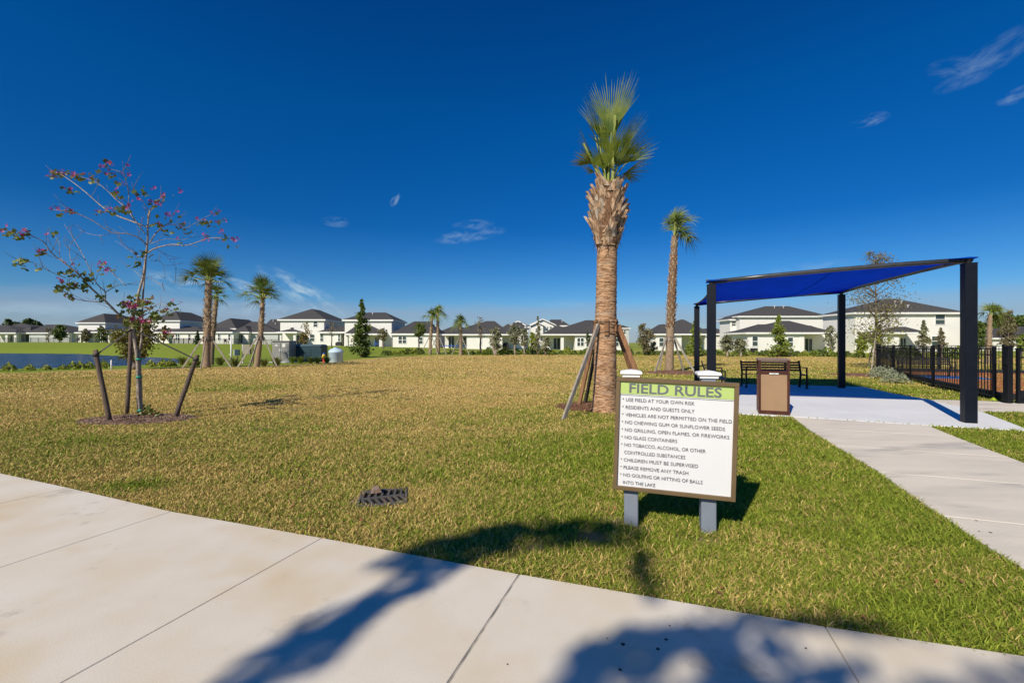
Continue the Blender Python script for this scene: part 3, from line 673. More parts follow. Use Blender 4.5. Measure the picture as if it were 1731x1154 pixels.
mb.slab([tuple(c-u*1.1-v*1.0), tuple(c+u*1.5-v*1.0), tuple(c+u*1.5+v*.9), tuple(c-u*1.1+v*.9)], .0, .040); tag(mb.build('blue_slab', MAT['flat_blue']), 'thin blue slab under the bench inside the play area', 'mat')  # thin blue slab laid on the play surface
# small lime plastic toy disc by the gate
t_ = thing('plastic_toy', 'lime green plastic toy left on the grass beside the gate post', 'toy', G(1686, 679)+Vector((0, .1, 0))); mb = MB()
mb.lathe([(.075, 0), (.09, .015), (.05, .06), (.02, .10)], 14); mb.build('body', MAT['lime_plastic'], t_); mb = MB(); mb.lathe([(.05, 0), (.055, .02), (.05, .05)], 14, (.10, .03, 0)); mb.build('wheel', MAT['flat_black'], t_)

# ------------------------------------------------------------------ drain
def make_drain():
    d = thing('drain_grate', 'rusty round iron drain grate sunk in the grass', 'drain', (DRAIN.x, DRAIN.y, .0)); n = 32
    d.rotation_euler = (0, 0, R(12)); mb = MB(); q = .215
    for sx in (-1, 1): mb.box((sx*q, 0, -.002), (.024, 2*q+.024, .05), bevel=.003); mb.box((0, sx*q, -.002), (2*q-.024, .024, .05), bevel=.003)
    mb.build('rim', MAT['cast_iron'], d)
    mb = MB(); mb.box((0, 0, .002), (2*q-.03, 2*q-.03, .010)); mb.build('pit_shade', MAT['hole_shade'], d)  # flat black plate; the shade inside the drain is put into its colour
    mb = MB(); mb.add([(-.30, -.10, .008), (-.229, -.16, .011), (-.229, .17, .011), (-.27, .10, .008)], [(0, 1, 2, 3)]); mb.build('rust_lip', MAT['brick_chunk'], d)
    mb = MB(); ang = R(8)
    for sy in (-1, 1):
        for k in range(-3, 4):
            x = k*.060; mb.bar((x-.016, sy*.016, .015), (x+.016, sy*.182, .015), .022, .012)
        mb.box((0, sy*.190, .0145), (.395, .018, .012))
    mb.box((0, 0, .0145), (.395, .034, .013))
    g_ = mb.build('grate', MAT['cast_iron'], d); g_.rotation_euler = (0, 0, ang)
make_drain()
mb = MB(); c = G(636, 834); r2 = random.Random(3)
mb.add([(r2.uniform(.8, 1.15)*x, r2.uniform(.8, 1.15)*y, z*r2.uniform(.7, 1.2)) for x, y, z in [(-.06, -.035, 0), (.05, -.045, 0), (.06, .03, 0), (-.04, .045, 0), (-.045, -.03, .05), (.015, -.035, .065), (.035, .025, .045), (-.03, .03, .06)]], [(3, 2, 1, 0), (4, 5, 6, 7), (0, 1, 5, 4), (1, 2, 6, 5), (2, 3, 7, 6), (3, 0, 4, 7)])
o = mb.build('broken_brick', MAT['brick_chunk'], loc=(c.x+.01, c.y-.03, .028)); o.rotation_euler = (0, 0, .4); tag(o, 'broken tan brick chunk lying on the drain grate', 'brick')
# loose leaves and litter
mb = MB(); r2 = random.Random(5)
for k in range(260):
    y = r2.uniform(2.4, 13); x = r2.uniform(-1.1*y, 1.05*y)
    if any(inside(e, np.array([x]), np.array([y]))[0] for e in EXCL): continue
    a = r2.uniform(0, 6.28); s_ = r2.uniform(.010, .022); z = .03+r2.uniform(0, .015); t1 = r2.uniform(-.4, .4)
    mb.add([(x+math.cos(a+q)*s_*w_, y+math.sin(a+q)*s_*w_, z+t1*s_*w_*math.cos(q)) for q, w_ in ((0, 1.5), (1.2, .8), (math.pi, 1.2), (-1.2, .8))], [(0, 1, 2, 3)])
tag(mb.build('leaf_litter', MAT['fallen_leaf']), 'scattered small dry brown leaves lying on the lawn', kind='stuff')
# ------------------------------------------------------------------ palms
def frond(mb, o, az, el_, pet, R_, nseg, droop, spread, rr, w0=.028, seg=4, mi_p=1, fold=.25, tipdroop=.35):
    o = Vector(o); d = Vector((math.cos(az)*math.cos(el_), math.sin(az)*math.cos(el_), math.sin(el_))); pts = []
    for k in range(6):
        t_ = k/5; pts.append(o+d*pet*t_+Vector((math.cos(az)*.12, math.sin(az)*.12, -1))*droop*pet*t_*t_*.5)
    mb.tube(pts, [.022*w0/.028*(1.3-.7*k/5) for k in range(6)], 5, mi=mi_p)
    e = (pts[-1]-pts[-2]).normalized(); up = Vector((0, 0, 1)); s = e.cross(up)
    s = s.normalized() if s.length > .05 else Vector((-math.sin(az), math.cos(az), 0)); tw = rr.uniform(-.5, .5); n = s.cross(e); s, n = s*math.cos(tw)+n*math.sin(tw), n*math.cos(tw)-s*math.sin(tw)
    end = pts[-1]
    for i in range(nseg):
        q = -1+2*(i+.5)/nseg; th = q*spread; dr = (e*math.cos(th)+s*math.sin(th)-n*abs(math.sin(th))*fold).normalized()
        L = R_*(1-.30*abs(q)**2)*rr.uniform(.85, 1.06); wv = dr.cross(n).normalized(); td = tipdroop*rr.uniform(.5, 1.5); st = end-e*.10*(1-abs(q))
        row = []
        for k in range(seg+1):
            t_ = k/seg; p = st+dr*L*t_+Vector((0, 0, -1))*td*L*t_**2.4*.6; wd = w0*(.35+2.6*t_ if t_ < .25 else (1-(t_-.25)/.75)**.6)*.62
            row += [p-wv*wd, p+wv*wd]
        mb.add(row, [(2*k, 2*k+1, 2*k+3, 2*k+2) for k in range(seg)])
    return end
def boots(mb, axis_, rad, z0, z1, n, L, w_, rr, out=.75):
    for i in range(n):
        f = (i+.5)/n; z = z0+(z1-z0)*f; a = i*2.3999+rr.uniform(-.15, .15); c = axis_(z); r0 = rad(z)*.82; u = Vector((math.cos(a), math.sin(a), 0)); t_ = Vector((-u.y, u.x, 0))
        k = L*rr.uniform(.75, 1.2)*(1.15-.5*f*f)*(.7+.3*min(1, f*5)); o_ = out*rr.uniform(.6, 1.2)*(1.25-.5*f); skew = rr.choice((-1, 1))*rr.uniform(.15, .75)*(1 if w_ > .2 else .6); secs = []
        for q, ww, th, ou, zz in ((0, 1.0, .5, 0, 0), (.4, .62, .42, .32, .42), (.8, .42, .34, .85, .8), (1, .36, .30, 1.1, 1.0)):
            p = c+u*(r0+ou*k*o_*.55)+Vector((0, 0, zz*k))+t_*skew*k*q*.9; hw = w_*ww*.5; ht = .06*th*(w_/.17)
            jg = Vector((rr.uniform(-1, 1), rr.uniform(-1, 1), rr.uniform(-1, 1)))*k*(.02 if q < 1 else .05); secs += [p-t_*hw-u*ht*.2+jg, p+u*ht*.9, p+t_*hw-u*ht*.2-jg, p-u*ht*1.6]
        fs = [(i_*4+j, i_*4+(j+1) % 4, i_*4+4+(j+1) % 4, i_*4+4+j) for i_ in range(3) for j in range(4)]+[(12, 13, 14, 15)]
        mb.add([Vector(q)+Vector((0, 0, -.0)) for q in secs], fs)
def palm(label, base, th, ztop, r0, r1, zb0, lean=(0, 0), nboot=60, bootL=.22, bootw=.13, nf=18, pet=.6, fr=.75, nseg=20, braces=(), brace_z=1.9, seed=1, elr=(10, 85), group=None, far=True, split=False, bulge=1.0, droop=.6, zh=None, tip=.35, w0=.028, bow=0.0, second=None, bmat='brace_grey', azbias=None, flare=0.0):
    rr = random.Random(seed); z0 = zh if zh is not None else H(base[0], base[1]); t_ = thing('palm_tree', label, 'palm tree', (base[0], base[1], z0), 0, group)
    ax = lambda z: Vector((lean[0]*max(z/th, 0)**1.3+bow*math.sin(math.pi*min(max(z/th, 0), 1)), lean[1]*max(z/th, 0)**1.3, z))
    rad = lambda z: r0+(r1-r0)*min(1, z/th)+flare*math.exp(-max(z, 0)/.45)+(.05*r0 if z < .15 else 0)
    mb = MB(); n = 26 if far else 90; mb.tube([ax(-.1+(th+.1)*k/n) for k in range(n+1)], [rad(max(0, -.1+(th+.1)*k/n))*(1+.022*rr.uniform(-1, 1)) for k in range(n+1)], 28 if not far else 12, wob=.014, rr=rr); mb.build('trunk', MAT['bark_palm_far' if far else 'bark_palm'], t_)
    if not far:
        fl = MB()
        for _ in range(1100):
            z = rr.uniform(.05, zb0+.05); a = rr.uniform(0, 6.283); c = ax(z); r_ = rad(z)*1.0; L = rr.uniform(.05, .24); hh = rr.uniform(.003, .010); da = L/r_/2; ti = rr.uniform(-.15, .15)*L; lift_ = rr.uniform(.002, .009); ps = []
            for q, tz in ((-1, 0), (0, .5), (1, 0)):
                for dz, rr2 in ((-hh, .004), (hh*.5, lift_+.006*tz)): ps.append(c+Vector((math.cos(a+q*da)*(r_+rr2), math.sin(a+q*da)*(r_+rr2), dz+ti*q)))
            fl.add(ps, [(0, 2, 3, 1), (2, 4, 5, 3)])
        fl.build('bark_flakes', MAT['bark_palm'], t_)
    bm_ = lambda z: rad(z)*(1+(bulge-1)*math.sin(math.pi*min(1, max(0, (z-zb0)/(th+.30-zb0)))**.80)**.75)
    if bulge > 1.05:
        mb = MB(); zz = [zb0+(th+.1-zb0)*k/10 for k in range(11)]; mb.tube([ax(z) for z in zz], [bm_(z)*.93*(1-.35*max(0, (z-zb0)/(th-zb0)-.75)) for z in zz], 16, wob=.05, rr=rr); mb.build('boot_core', MAT['fibre'], t_)
    if not far:
        fb = MB()
        for _ in range(420):
            z = rr.uniform(zb0-.05, th+.05); a = rr.uniform(0, 6.283); c = ax(z); r_ = bm_(z)*rr.uniform(.95, 1.1); u = Vector((math.cos(a), math.sin(a), 0)); t2 = Vector((-u.y, u.x, 0)); L = rr.uniform(.08, .28); p0 = c+u*r_; p1 = p0+(u*rr.uniform(.0, .5)+t2*rr.uniform(-.6, .6)+Vector((0, 0, rr.uniform(-1, .8))))*L; w2 = rr.uniform(.003, .010)
            fb.add([p0-t2*w2, p0+t2*w2, p1], [(0, 1, 2)])
        fb.build('loose_fibre', MAT['fibre'], t_)
    mb = MB(); boots(mb, ax, bm_, zb0, th+.02, nboot, bootL, bootw, rr); mb.build('leaf_boots', MAT['boot_far' if far else 'boot'], t_)
    top = ax(th); FM = [MAT['frond_far' if far else 'frond'], MAT['petiole']]
    mb = MB()
    for i in range(nf):
        f = (i+.5)/nf; e_ = R(elr[1]+(elr[0]-elr[1])*f**1.7+rr.uniform(-9, 9)); a = i*2.3999+rr.uniform(-.3, .3); pl = pet*rr.uniform(.35, 1.12)
        if azbias and rr.random() < azbias[1]: a = azbias[0]+rr.uniform(-1, 1)
        m1 = mb if not split else MB()
        frond(m1, top+Vector((0, 0, -.05+.05*(1-f))), a, e_, pl, fr*rr.uniform(.85, 1.1), nseg, droop*(.25+.9*f), R(rr.uniform(65, 100)), rr, tipdroop=tip*(.6+f), w0=w0)
        if split: m1.build('frond', FM, t_)
    if not split: mb.build('crown', FM, t_)
    for bx, by in braces:
        d = Vector((bx, by, 0)); u = d.normalized(); zt = brace_z; a_ = ax(zt)+u*(rad(zt)+.04); e_ = Vector((bx, by, H(base[0]+bx, base[1]+by)-z0-.04))
        mb = MB(); mb.bar(e_, a_, .045, .092, bevel=.003); mb.build('brace', MAT[bmat if not isinstance(bmat, dict) else bmat.get((bx, by), 'brace_grey')], t_)
    if braces:
        mb = MB(); nb = max(5, len(braces)+1)
        for k in range(nb):
            a = k*6.283/nb+.4; u = Vector((math.cos(a), math.sin(a), 0)); c = ax(brace_z-.06)+u*(rad(brace_z)+.022); mb.box(c, (.04, .085, .34), rz=a, bevel=.003)
        mb.build('batten', MAT['brace_brown' if not far else 'brace_grey'], t_)
        for dz in (.05, -.15):
            mb = MB(); c = ax(brace_z+dz); rr_ = rad(brace_z)+.050; mb.tube([(c.x+rr_*math.cos(k*6.2832/24), c.y+rr_*math.sin(k*6.2832/24), c.z) for k in range(25)], .009, 5); mb.build('strap', MAT['strap'], t_)
    return t_
b0 = G(1022, 697)
def brel(px, py, b, z=0.0): q = G(px, py, z); return (q.x-b.x, q.y-b.y)
br = [brel(951, 710, b0), brel(977, 690, b0), (-.28, .95), (1.02, .55), (.95, -.35)]
def main_palm():
    rr = random.Random(21)
    t_ = palm('tallest palm with a bulb of cut leaf stubs, braced by boards behind the rules sign', b0, 4.80, 7, .240, .198, 3.50, lean=(.08, 0), nboot=64, bootL=.36, bootw=.27, nf=0, braces=br, brace_z=1.88, seed=4, far=False, split=True, bulge=1.62, zh=0, bmat={br[0]: 'brace_grey', br[1]: 'brace_brown', br[2]: 'strap', br[3]: 'brace_brown', br[4]: 'brace_brown'}, flare=.045)
    FM = [MAT['frond'], MAT['petiole']]; top = Vector((.08, 0, 4.78))
    fl = [(3.0, 83, 1.25, 1.38, .08, 44), (0.2, 85, 1.28, 1.42, .08, 40), (1.8, 84, 1.2, 1.35, .1, 42), (-1.4, 85, 1.15, 1.30, .08, 42), (3.1, 79, 1.2, 1.15, .12, 50), (2.9, 73, .9, .9, .25, 56), (0.0, 76, .9, 1.05, .25, 60), (-.5, 72, .82, 1.05, .35, 66), (.6, 71, .85, 1.0, .4, 66), (-.2, 66, .75, .95, .5, 70), (2.6, 70, .72, .75, .5, 60), (3.4, 66, .80, .55, .7, 60), (.1, 62, .58, .90, .6, 66), (-1.0, 66, .55, .85, .5, 66), (-2.2, 75, .55, .75, .4, 60), (.9, 64, .60, .85, .6, 66), (-1.7, 78, .75, .95, .2, 60), (-2.6, 76, .45, .6, .3, 60), (.4, 80, .6, .85, .2, 60), (-.9, 78, .5, .75, .2, 60), (-1.9, 82, .42, .7, .1, 55)]
    for a, e_, pl, fr, dr, sp in fl:
        mb = MB(); frond(mb, top+Vector((.05*math.cos(a), .05*math.sin(a), rr.uniform(-.05, .1))), a, R(e_), pl, fr, 26, dr, R(sp*.9), rr, tipdroop=.06+.25*dr, w0=.021, fold=.2, seg=5); mb.build('frond', FM, t_)
    mb = MB(); mb.bar(top+Vector((-.02, 0, -.1)), top+Vector((-.55, -.1, .95)), .035, .03); mb.build('bare_leaf_stalk', MAT['petiole'], t_)
    mb = MB(); mb.bar(top+Vector((.05, -.12, -.1)), top+Vector((.07, -.3, 1.45)), .05, .03); mb.build('bare_leaf_stalk', MAT['petiole'], t_)
main_palm()
q = G(1131, 629); palm('slender palm with long stubbled trunk and tight crown behind the rules sign', q, 6.8, 8, .215, .15, 2.1, lean=(.28, 0), nboot=150, bootL=.20, bootw=.15, nf=20, pet=1.15, fr=1.05, nseg=16, braces=[(-.9, -.5), (-.45, .2), (1.0, -.9), (.9, .4)], brace_z=1.75, seed=8, elr=(40, 88), bulge=1.2, zh=0, tip=.6, azbias=(.1, .5), w0=.032)
q = G(349, 622); palm('full crowned palm left of the pair by the pond, staked', q, 5.1, 8, .215, .155, 2.0, lean=(.15, 0), nboot=110, bootL=.22, bootw=.16, nf=36, pet=1.0, fr=1.05, nseg=16, braces=[(-1.3, -.2), (.35, -1.0), (1.3, .3)], brace_z=1.75, seed=12, elr=(10, 89), tip=.3, w0=.036, droop=.35)
q = G(357, 617); palm('slimmer palm trunk close behind the full crowned palm by the pond', q, 4.5, 8, .17, .13, 2.0, lean=(.35, 0), nboot=60, bootL=.2, bootw=.13, nf=12, pet=.6, fr=.8, nseg=14, seed=13, elr=(0, 80), w0=.034)
q = G(434, 621); palm('small crowned curving palm left of the grey electrical cabinet', q, 4.1, 8, .172, .10, 1.9, lean=(.38, 0), nboot=80, bootL=.18, bootw=.12, nf=24, pet=1.05, fr=1.0, nseg=15, braces=[(-1.1, -.1), (.05, -.9), (1.15, .2)], brace_z=1.8, seed=16, elr=(10, 89), tip=.35, bow=.10, w0=.036, droop=.4)
for px, py, pyt, lb, sd_, ln in [(727, 598, 537, 'bushy topped palm left of a close pair at the far field edge', 31, .25), (741, 597, 531, 'taller palm right of a close pair at the far field edge', 32, -.1), (779, 598.5, 549, 'short palm with two drooping leaf tufts at the far field edge', 33, -.05)]:
    y = 57.0 if px < 770 else 55; x = (px-CX)/F*y; z0 = H(x, y); zt = EYE+(CY-pyt)/F*y-z0
    palm(lb, (x, y), zt, 8, .215, .13, zt*.35, lean=(ln, 0), nboot=70, bootL=.24, bootw=.17, nf=16, pet=.95, fr=1.1, nseg=11, braces=[(-1.1, -.4), (1.1, -.5)] , brace_z=2.1, seed=sd_, elr=(20, 88), tip=.8, w0=.06, azbias=(3.14 if px > 770 else 0, .3))
x, y = 33.5, 32.0; palm('windblown palm beyond the black fence near the right edge', (x, y), 3.45, 8, .165, .11, .8, lean=(.12, 0), nboot=70, bootL=.17, bootw=.12, nf=20, pet=.6, fr=.9, nseg=14, seed=41, elr=(25, 88), tip=.9, azbias=(.1, .55), w0=.038)
# pine straw round the two nearer palms
def mound(name, c, a, b, h, m_, label, n=700, chip=None, seed=1, cl=(.02, .07)):
    rr = random.Random(seed); mb = MB(); nr, ns = 7, 36; vs = [(0, 0, h)]
    for i in range(1, nr+1):
        f = i/nr
        for k in range(ns):
            w_ = 1+.10*math.sin(3*k*6.283/ns+seed)+.05*math.sin(7*k*6.283/ns); vs.append((a*f*w_*math.cos(k*6.283/ns), b*f*w_*math.sin(k*6.283/ns), h*(1-f*f)+rr.uniform(-.008, .008)-(.02 if i == nr else 0)))
    fs = [(0, 1+k, 1+(k+1) % ns) for k in range(ns)]+[(1+i*ns+k, 1+(i+1)*ns+k, 1+(i+1)*ns+(k+1) % ns, 1+i*ns+(k+1) % ns) for i in range(nr-1) for k in range(ns)]
    mb.add(vs, fs, 0, True)
    for _ in range(n):
        f = math.sqrt(rr.random())*1.04; t_ = rr.uniform(0, 6.283); x, y = a*f*math.cos(t_), b*f*math.sin(t_); z = h*(1-min(f, 1)**2)+.006; an = rr.uniform(0, 3.14); L = rr.uniform(*cl); w_ = L*rr.uniform(.12, .35) if chip == 'mulch_chip' else .006
        mb.box((x, y, z+rr.uniform(0, .012)), (L, w_, .006), M=Matrix.Rotation(an, 3, 'Z') @ Matrix.Rotation(rr.uniform(-.35, .35), 3, 'Y'), mi=1)
    o = mb.build(name, [MAT[m_], MAT[chip or m_]], loc=(c[0], c[1], H(c[0], c[1])+.005)); return tag(o, label, 'mulch', kind='stuff')
mound('mulch', BED1[0], BED1[1], BED1[2], .06, 'mulch', 'round bed of brown wood chips under the flowering tree', 1700, 'mulch_chip', 3)
mound('mulch', BED2[0], BED2[1], BED2[2], .09, 'needle_mulch', 'reddish straw mound round the foot of the tallest palm', 1500, 'needle_mulch', 5, (.06, .16))
mound('mulch', G(1135, 630), 1.5, 1.1, .10, 'needle_mulch', 'reddish straw mound round the palm behind the sign', 300, 'needle_mulch', 6, (.1, .2))
mound('mulch', G(1462, 634), 1.9, 1.3, .08, 'needle_mulch', 'reddish straw bed under the leaning staked tree near the fence', 300, 'needle_mulch', 7, (.1, .2))

# ------------------------------------------------------------------ flowering tree
def orchid_tree():
    Y0 = 9.02; b = G(237, 706); base = Vector((b.x, Y0, .04)); t_ = thing('flowering_tree', 'thin half bare tree with pink flowers rising from a mulch bed', 'tree', base); rr = random.Random(5)
    z1 = lambda x, y: (x/4.121, 260+y/4.121)
    def path(pts, dep, r0, r1, mb, n=7):
        out = []; m_ = len(pts)
        for i, (px, py) in enumerate(pts):
            f = i/(m_-1); y = Y0+dep[0]+(dep[1]-dep[0])*f; out.append(P(px, py, y)-base)
        sm = [out[0]]
        for i in range(len(out)-1):
            a, c = out[i], out[i+1]; pa = out[max(i-1, 0)]; pc = out[min(i+2, len(out)-1)]
            for k in (1, 2, 3):
                u = k/3; sm.append(.5*((2*a)+(c-pa)*u+(2*pa-5*a+4*c-pc)*u*u+(3*a-pa-3*c+pc)*u**3))
        mb.tube(sm, [r0+(r1-r0)*(k/(len(sm)-1))**.8 for k in range(len(sm))], n, wob=.06, rr=rr); return sm
    tr = MB()
    trunk = path([(238, 708), (235, 680), (233.5, 640), (233, 618), (230.5, 592), (225, 558), (225, 540), (230.5, 516), (236, 490), (242.6, 466), (247.5, 430), (250, 405), (250, 381), (253.6, 357)], (0, .05), .040, .012, tr, 10)
    path([(239, 708), (238, 650), (236, 601), (239.5, 575), (241, 545), (241, 514), (243.5, 480), (246, 455), (247.5, 432)], (.04, .12), .028, .012, tr, 8)
    tr.build('trunk', MAT['bark_pale'], t_)
    Bs = [([(225, 538), (205, 534), (190, 520), (174.7, 505), (150, 483), (136, 466), (109, 444), (87, 427), (73, 408), (48, 398), (14, 396)], (.0, -1.1), .026, .004),
          ([(250, 384), (228, 376), (192, 362), (170, 347), (145.6, 325.5), (119, 305), (98, 293), (85, 297)], (0, .9), .016, .004),
          ([(250, 415), (233, 401), (213.5, 395), (189, 393), (158, 374), (126, 359.5), (90, 354.6)], (0, -.8), .013, .004),
          ([(246, 396), (230, 374), (218, 352), (218, 330), (213.5, 306), (206, 291.5), (184, 285.5)], (0, -.4), .010, .003),
          ([(230, 374), (213, 352), (194, 335), (179.6, 320.7), (157.7, 306), (136, 299)], (0, .5), .010, .003),
          ([(251, 427), (262, 420), (291, 413), (315.5, 415), (352, 403), (373.7, 403), (393, 405.6)], (0, -.7), .014, .003),
          ([(253.6, 410.5), (264.5, 393.5), (279, 381), (296, 380), (313, 386), (335, 374), (364, 359.5)], (0, .8), .013, .003),
          ([(250, 384), (252, 357), (267, 340), (279, 325.5)], (0, .5), .008, .003), ([(252, 360), (242, 340), (228, 328), (223, 308.5)], (0, -.6), .007, .003),
          ([(243, 527), (258, 519), (272, 513.6), (301, 522)], (0, -.4), .007, .003), ([(178, 508), (178, 493), (165, 481), (155, 461), (140, 430), (126, 405.6), (109, 379)], (-.35, -.2), .012, .003),
          ([(178, 494), (192, 486), (206, 481), (233, 481)], (-.35, .1), .009, .004), ([(170, 510), (145.6, 508.7), (121, 502.6), (104, 488)], (-.4, -.8), .009, .003),
          ([(112, 470), (95, 463), (80, 456.6), (58, 444), (31.5, 442)], (-.7, -1.2), .007, .003), ([(213.5, 483), (200, 470), (189, 461), (170, 447)], (0, .4), .007, .003),
          ([(252, 439.6), (262, 441), (274, 444), (279, 460), (279, 473.5)], (0, .6), .005, .002), ([(250, 468.7), (267, 478), (276, 488), (281.5, 496.6)], (0, -.5), .005, .002), ([(262, 420), (275, 427), (291, 444), (309, 466)], (0, .5), .005, .002),
          ([(136, 466), (120, 440), (118, 415), (126, 405)], (-.6, .1), .006, .002), ([(109, 444), (101, 430), (101, 410), (88, 396)], (-.8, -.2), .005, .002), ([(192, 393), (170, 398), (150, 395), (133, 388)], (-.4, .3), .005, .002),
          ([(255, 412), (280, 404), (312, 405), (335, 392)], (0, .3), .006, .002), ([(246, 440), (230, 430), (215, 420), (195, 407)], (0, .6), .006, .002), ([(242, 466), (238, 445), (222, 425)], (0, -.5), .006, .002), ([(240, 470), (225, 455), (213, 447)], (0, .2), .005, .002), ([(228, 545), (250, 530), (262, 527), (283, 512)], (0, .5), .006, .002)]
    paths = []
    for pts, dep, r0, r1 in Bs:
        mb = MB(); sm = path(pts, dep, r0, r1, mb); paths.append(sm); mb.build('branch', MAT['bark_pale'], t_)
    mb = MB()
    for sm in paths+[trunk[24:]]:
        for k in range(3, len(sm)-1, 2):
            if rr.random() < .95:
                a = sm[k]; d = (sm[k]-sm[k-1]).normalized(); v = (d+Vector((rr.uniform(-1, 1), rr.uniform(-1, 1), rr.uniform(-.5, 1.1)))).normalized(); L = rr.uniform(.12, .42); bnd = Vector((rr.uniform(-.3, .3), 0, rr.uniform(-.2, .35)))
                pts = [a+v*L*u+bnd*L*u*u for u in (0, .33, .66, 1)]; mb.tube(pts, [.0045, .0038, .003, .002], 4)
                if rr.random() < .6:
                    p = pts[2]; v2 = (v+Vector((rr.uniform(-1, 1), rr.uniform(-1, 1), rr.uniform(-1, 1)))).normalized(); mb.tube([p, p+v2*L*.25, p+v2*L*.5], [.003, .0025, .0015], 4)
    mb.build('twigs', MAT['bark_brown'], t_)
    def leafc(mb, p, n, sp, s0=.045):
        for _ in range(n):
            q = p+Vector((rr.gauss(0, sp), rr.gauss(0, sp), rr.gauss(-.01, sp*.8))); s_ = s0*rr.uniform(.7, 1.3); N = Vector((rr.uniform(-1, 1), rr.uniform(-1, .4), rr.uniform(-.3, 1))).normalized(); u = N.orthogonal().normalized(); v = N.cross(u)
            pr = [(0, -.15), (.6, -.75), (1, 0), (.62, .85), (.12, .55), (-.35, .95), (-.95, .3), (-.7, -.6)]; mb.add([q+u*s_*a+v*s_*b_-N*s_*.25*(a*a) for a, b_ in pr], [tuple(range(8))])
    def flo(mb, p, n, sp, s0=.05):
        for _ in range(n):
            q = p+Vector((rr.gauss(0, sp), rr.gauss(0, sp), rr.gauss(.02, sp*.7))); N = Vector((rr.uniform(-1, 1), rr.uniform(-1.2, .2), rr.uniform(-.1, 1))).normalized(); u = N.orthogonal().normalized(); v = N.cross(u); s_ = s0*rr.uniform(.8, 1.2)
            for k in range(5):
                a = k*1.2566+rr.uniform(-.2, .2); d = (u*math.cos(a)+v*math.sin(a)+N*.45).normalized(); w_ = d.cross(N).normalized(); mb.add([q, q+d*s_*.6+w_*s_*.26, q+d*s_*1.25, q+d*s_*.6-w_*s_*.26], [(0, 1, 2, 3)])
    CL = [(350, 140, 4, 5, -.0), (405, 155, 3, 6, .9), (455, 140, 4, 4, .9), (535, 160, 3, 4, .5), (600, 160, 5, 7, .5), (665, 185, 0, 5, .4), (722, 100, 5, 3, -.4), (780, 80, 4, 1, -.4), (760, 145, 3, 6, -.4), (880, 160, 2, 0, -.4), (840, 195, 3, 1, -.3), (895, 90, 2, 0, -.4),
          (815, 270, 3, 4, .3), (985, 262, 0, 5, -.5), (1035, 245, 2, 0, -.4), (1130, 300, 4, 3, .5), (1085, 350, 5, 4, .3), (955, 335, 4, 0, -.3), (1015, 330, 3, 0, .1), (765, 395, 4, 2, -.3), (820, 385, 2, 6, -.3), (880, 385, 4, 7, -.2), (690, 410, 2, 3, .1), (410, 395, 3, 4, -.8), (485, 395, 5, 4, -.7), (450, 240, 2, 2, .9), (490, 265, 2, 4, .8),
          (1160, 430, 4, 1, .5), (1230, 430, 3, 1, .5), (1090, 465, 0, 4, .3), (1120, 500, 3, 3, .4), (1270, 500, 2, 6, .6), (1300, 530, 0, 6, .6), (1390, 470, 3, 2, .7), (1430, 485, 2, 5, .7), (1490, 480, 2, 4, .7), (1500, 405, 4, 0, .8), (1550, 460, 2, 3, .8), (1225, 260, 3, 0, .4), (1165, 540, 0, 3, .3), (1225, 600, 2, 2, -.4), (1440, 570, 3, 0, -.6), (1465, 605, 3, 0, -.6), (1550, 565, 4, 1, -.7), (1580, 610, 1, 5, -.7), (1610, 595, 3, 0, -.7),
          (55, 550, 3, 3, -1.1), (85, 575, 0, 5, -1.1), (125, 560, 2, 7, -1.1), (185, 555, 5, 6, -1.0), (340, 550, 1, 2, -.9), (300, 690, 7, 5, -1.0), (120, 755, 0, 9, -1.2), (235, 757, 0, 3, -1.0), (475, 820, 0, 9, -.7), (500, 850, 1, 6, -.7), (450, 890, 3, 0, -.6), (455, 920, 0, 8, -.6), (500, 915, 1, 4, -.6), (525, 915, 0, 4, -.6), (405, 940, 0, 4, -.7), (480, 1000, 1, 7, -.7), (580, 850, 1, 9, -.5), (610, 890, 0, 12, -.5), (595, 930, 0, 5, -.5), (690, 790, 3, 6, .3), (715, 765, 4, 1, .3), (745, 820, 6, 1, .2), (790, 940, 0, 3, 0), (700, 1005, 0, 5, -.4), (945, 765, 0, 9, -.3), (1000, 700, 0, 6, 0), (510, 790, 2, 2, -.6),
          (1130, 1100, 1, 4, -.3), (1165, 1095, 2, 5, -.4), (1210, 1075, 0, 4, -.4), (1230, 1050, 2, 3, -.4)]
    lf = MB()
    for zx, zy, nf_, nl, dep in CL:
        px, py = z1(zx, zy); p = P(px, py, Y0+dep)-base; leafc(lf, p, nl+1, .055)
        if nf_: fb = MB(); flo(fb, p, nf_, .045, .038); fb.build('flower_cluster', MAT['petal'], t_)
    for zx, zy, nf_, nl in [(1260, 190, 5, 0), (1300, 240, 9, 0), (1400, 190, 3, 2), (1375, 360, 8, 0), (1430, 375, 7, 0), (1655, 485, 5, 1)]:
        p = P(zx/5.77, 480+zy/5.77, Y0+rr.uniform(-.35, .1))-base; fb = MB(); flo(fb, p, nf_, .045, .046); fb.build('flower_cluster', MAT['petal'], t_); leafc(lf, p, nl+3, .06)
    for _ in range(15):
        px, py = rr.gauss(233, 14), rr.gauss(528, 18); leafc(lf, P(px, py, Y0+rr.uniform(-.35, .35))-base, 7, .07)
    for _ in range(8):
        px, py = rr.gauss(263, 9), rr.gauss(530, 6); leafc(lf, P(px, py, Y0+rr.uniform(-.2, .2))-base, 5, .05)
    for _ in range(8): leafc(lf, P(rr.gauss(246, 8), rr.gauss(694, 5), Y0+rr.uniform(-.2, .2))-base, 5, .05)
    lf.build('leaves', MAT['orchid_leaf'], t_)
    for px, py in ((235, 607), (235.5, 637), (238, 693)):
        mb = MB(); c = P(px, py, Y0)-base; mb.tube([c-Vector((0, 0, .018)), c+Vector((0, 0, .018))], .052, 10); mb.build('tape', MAT['green_tape'], t_)
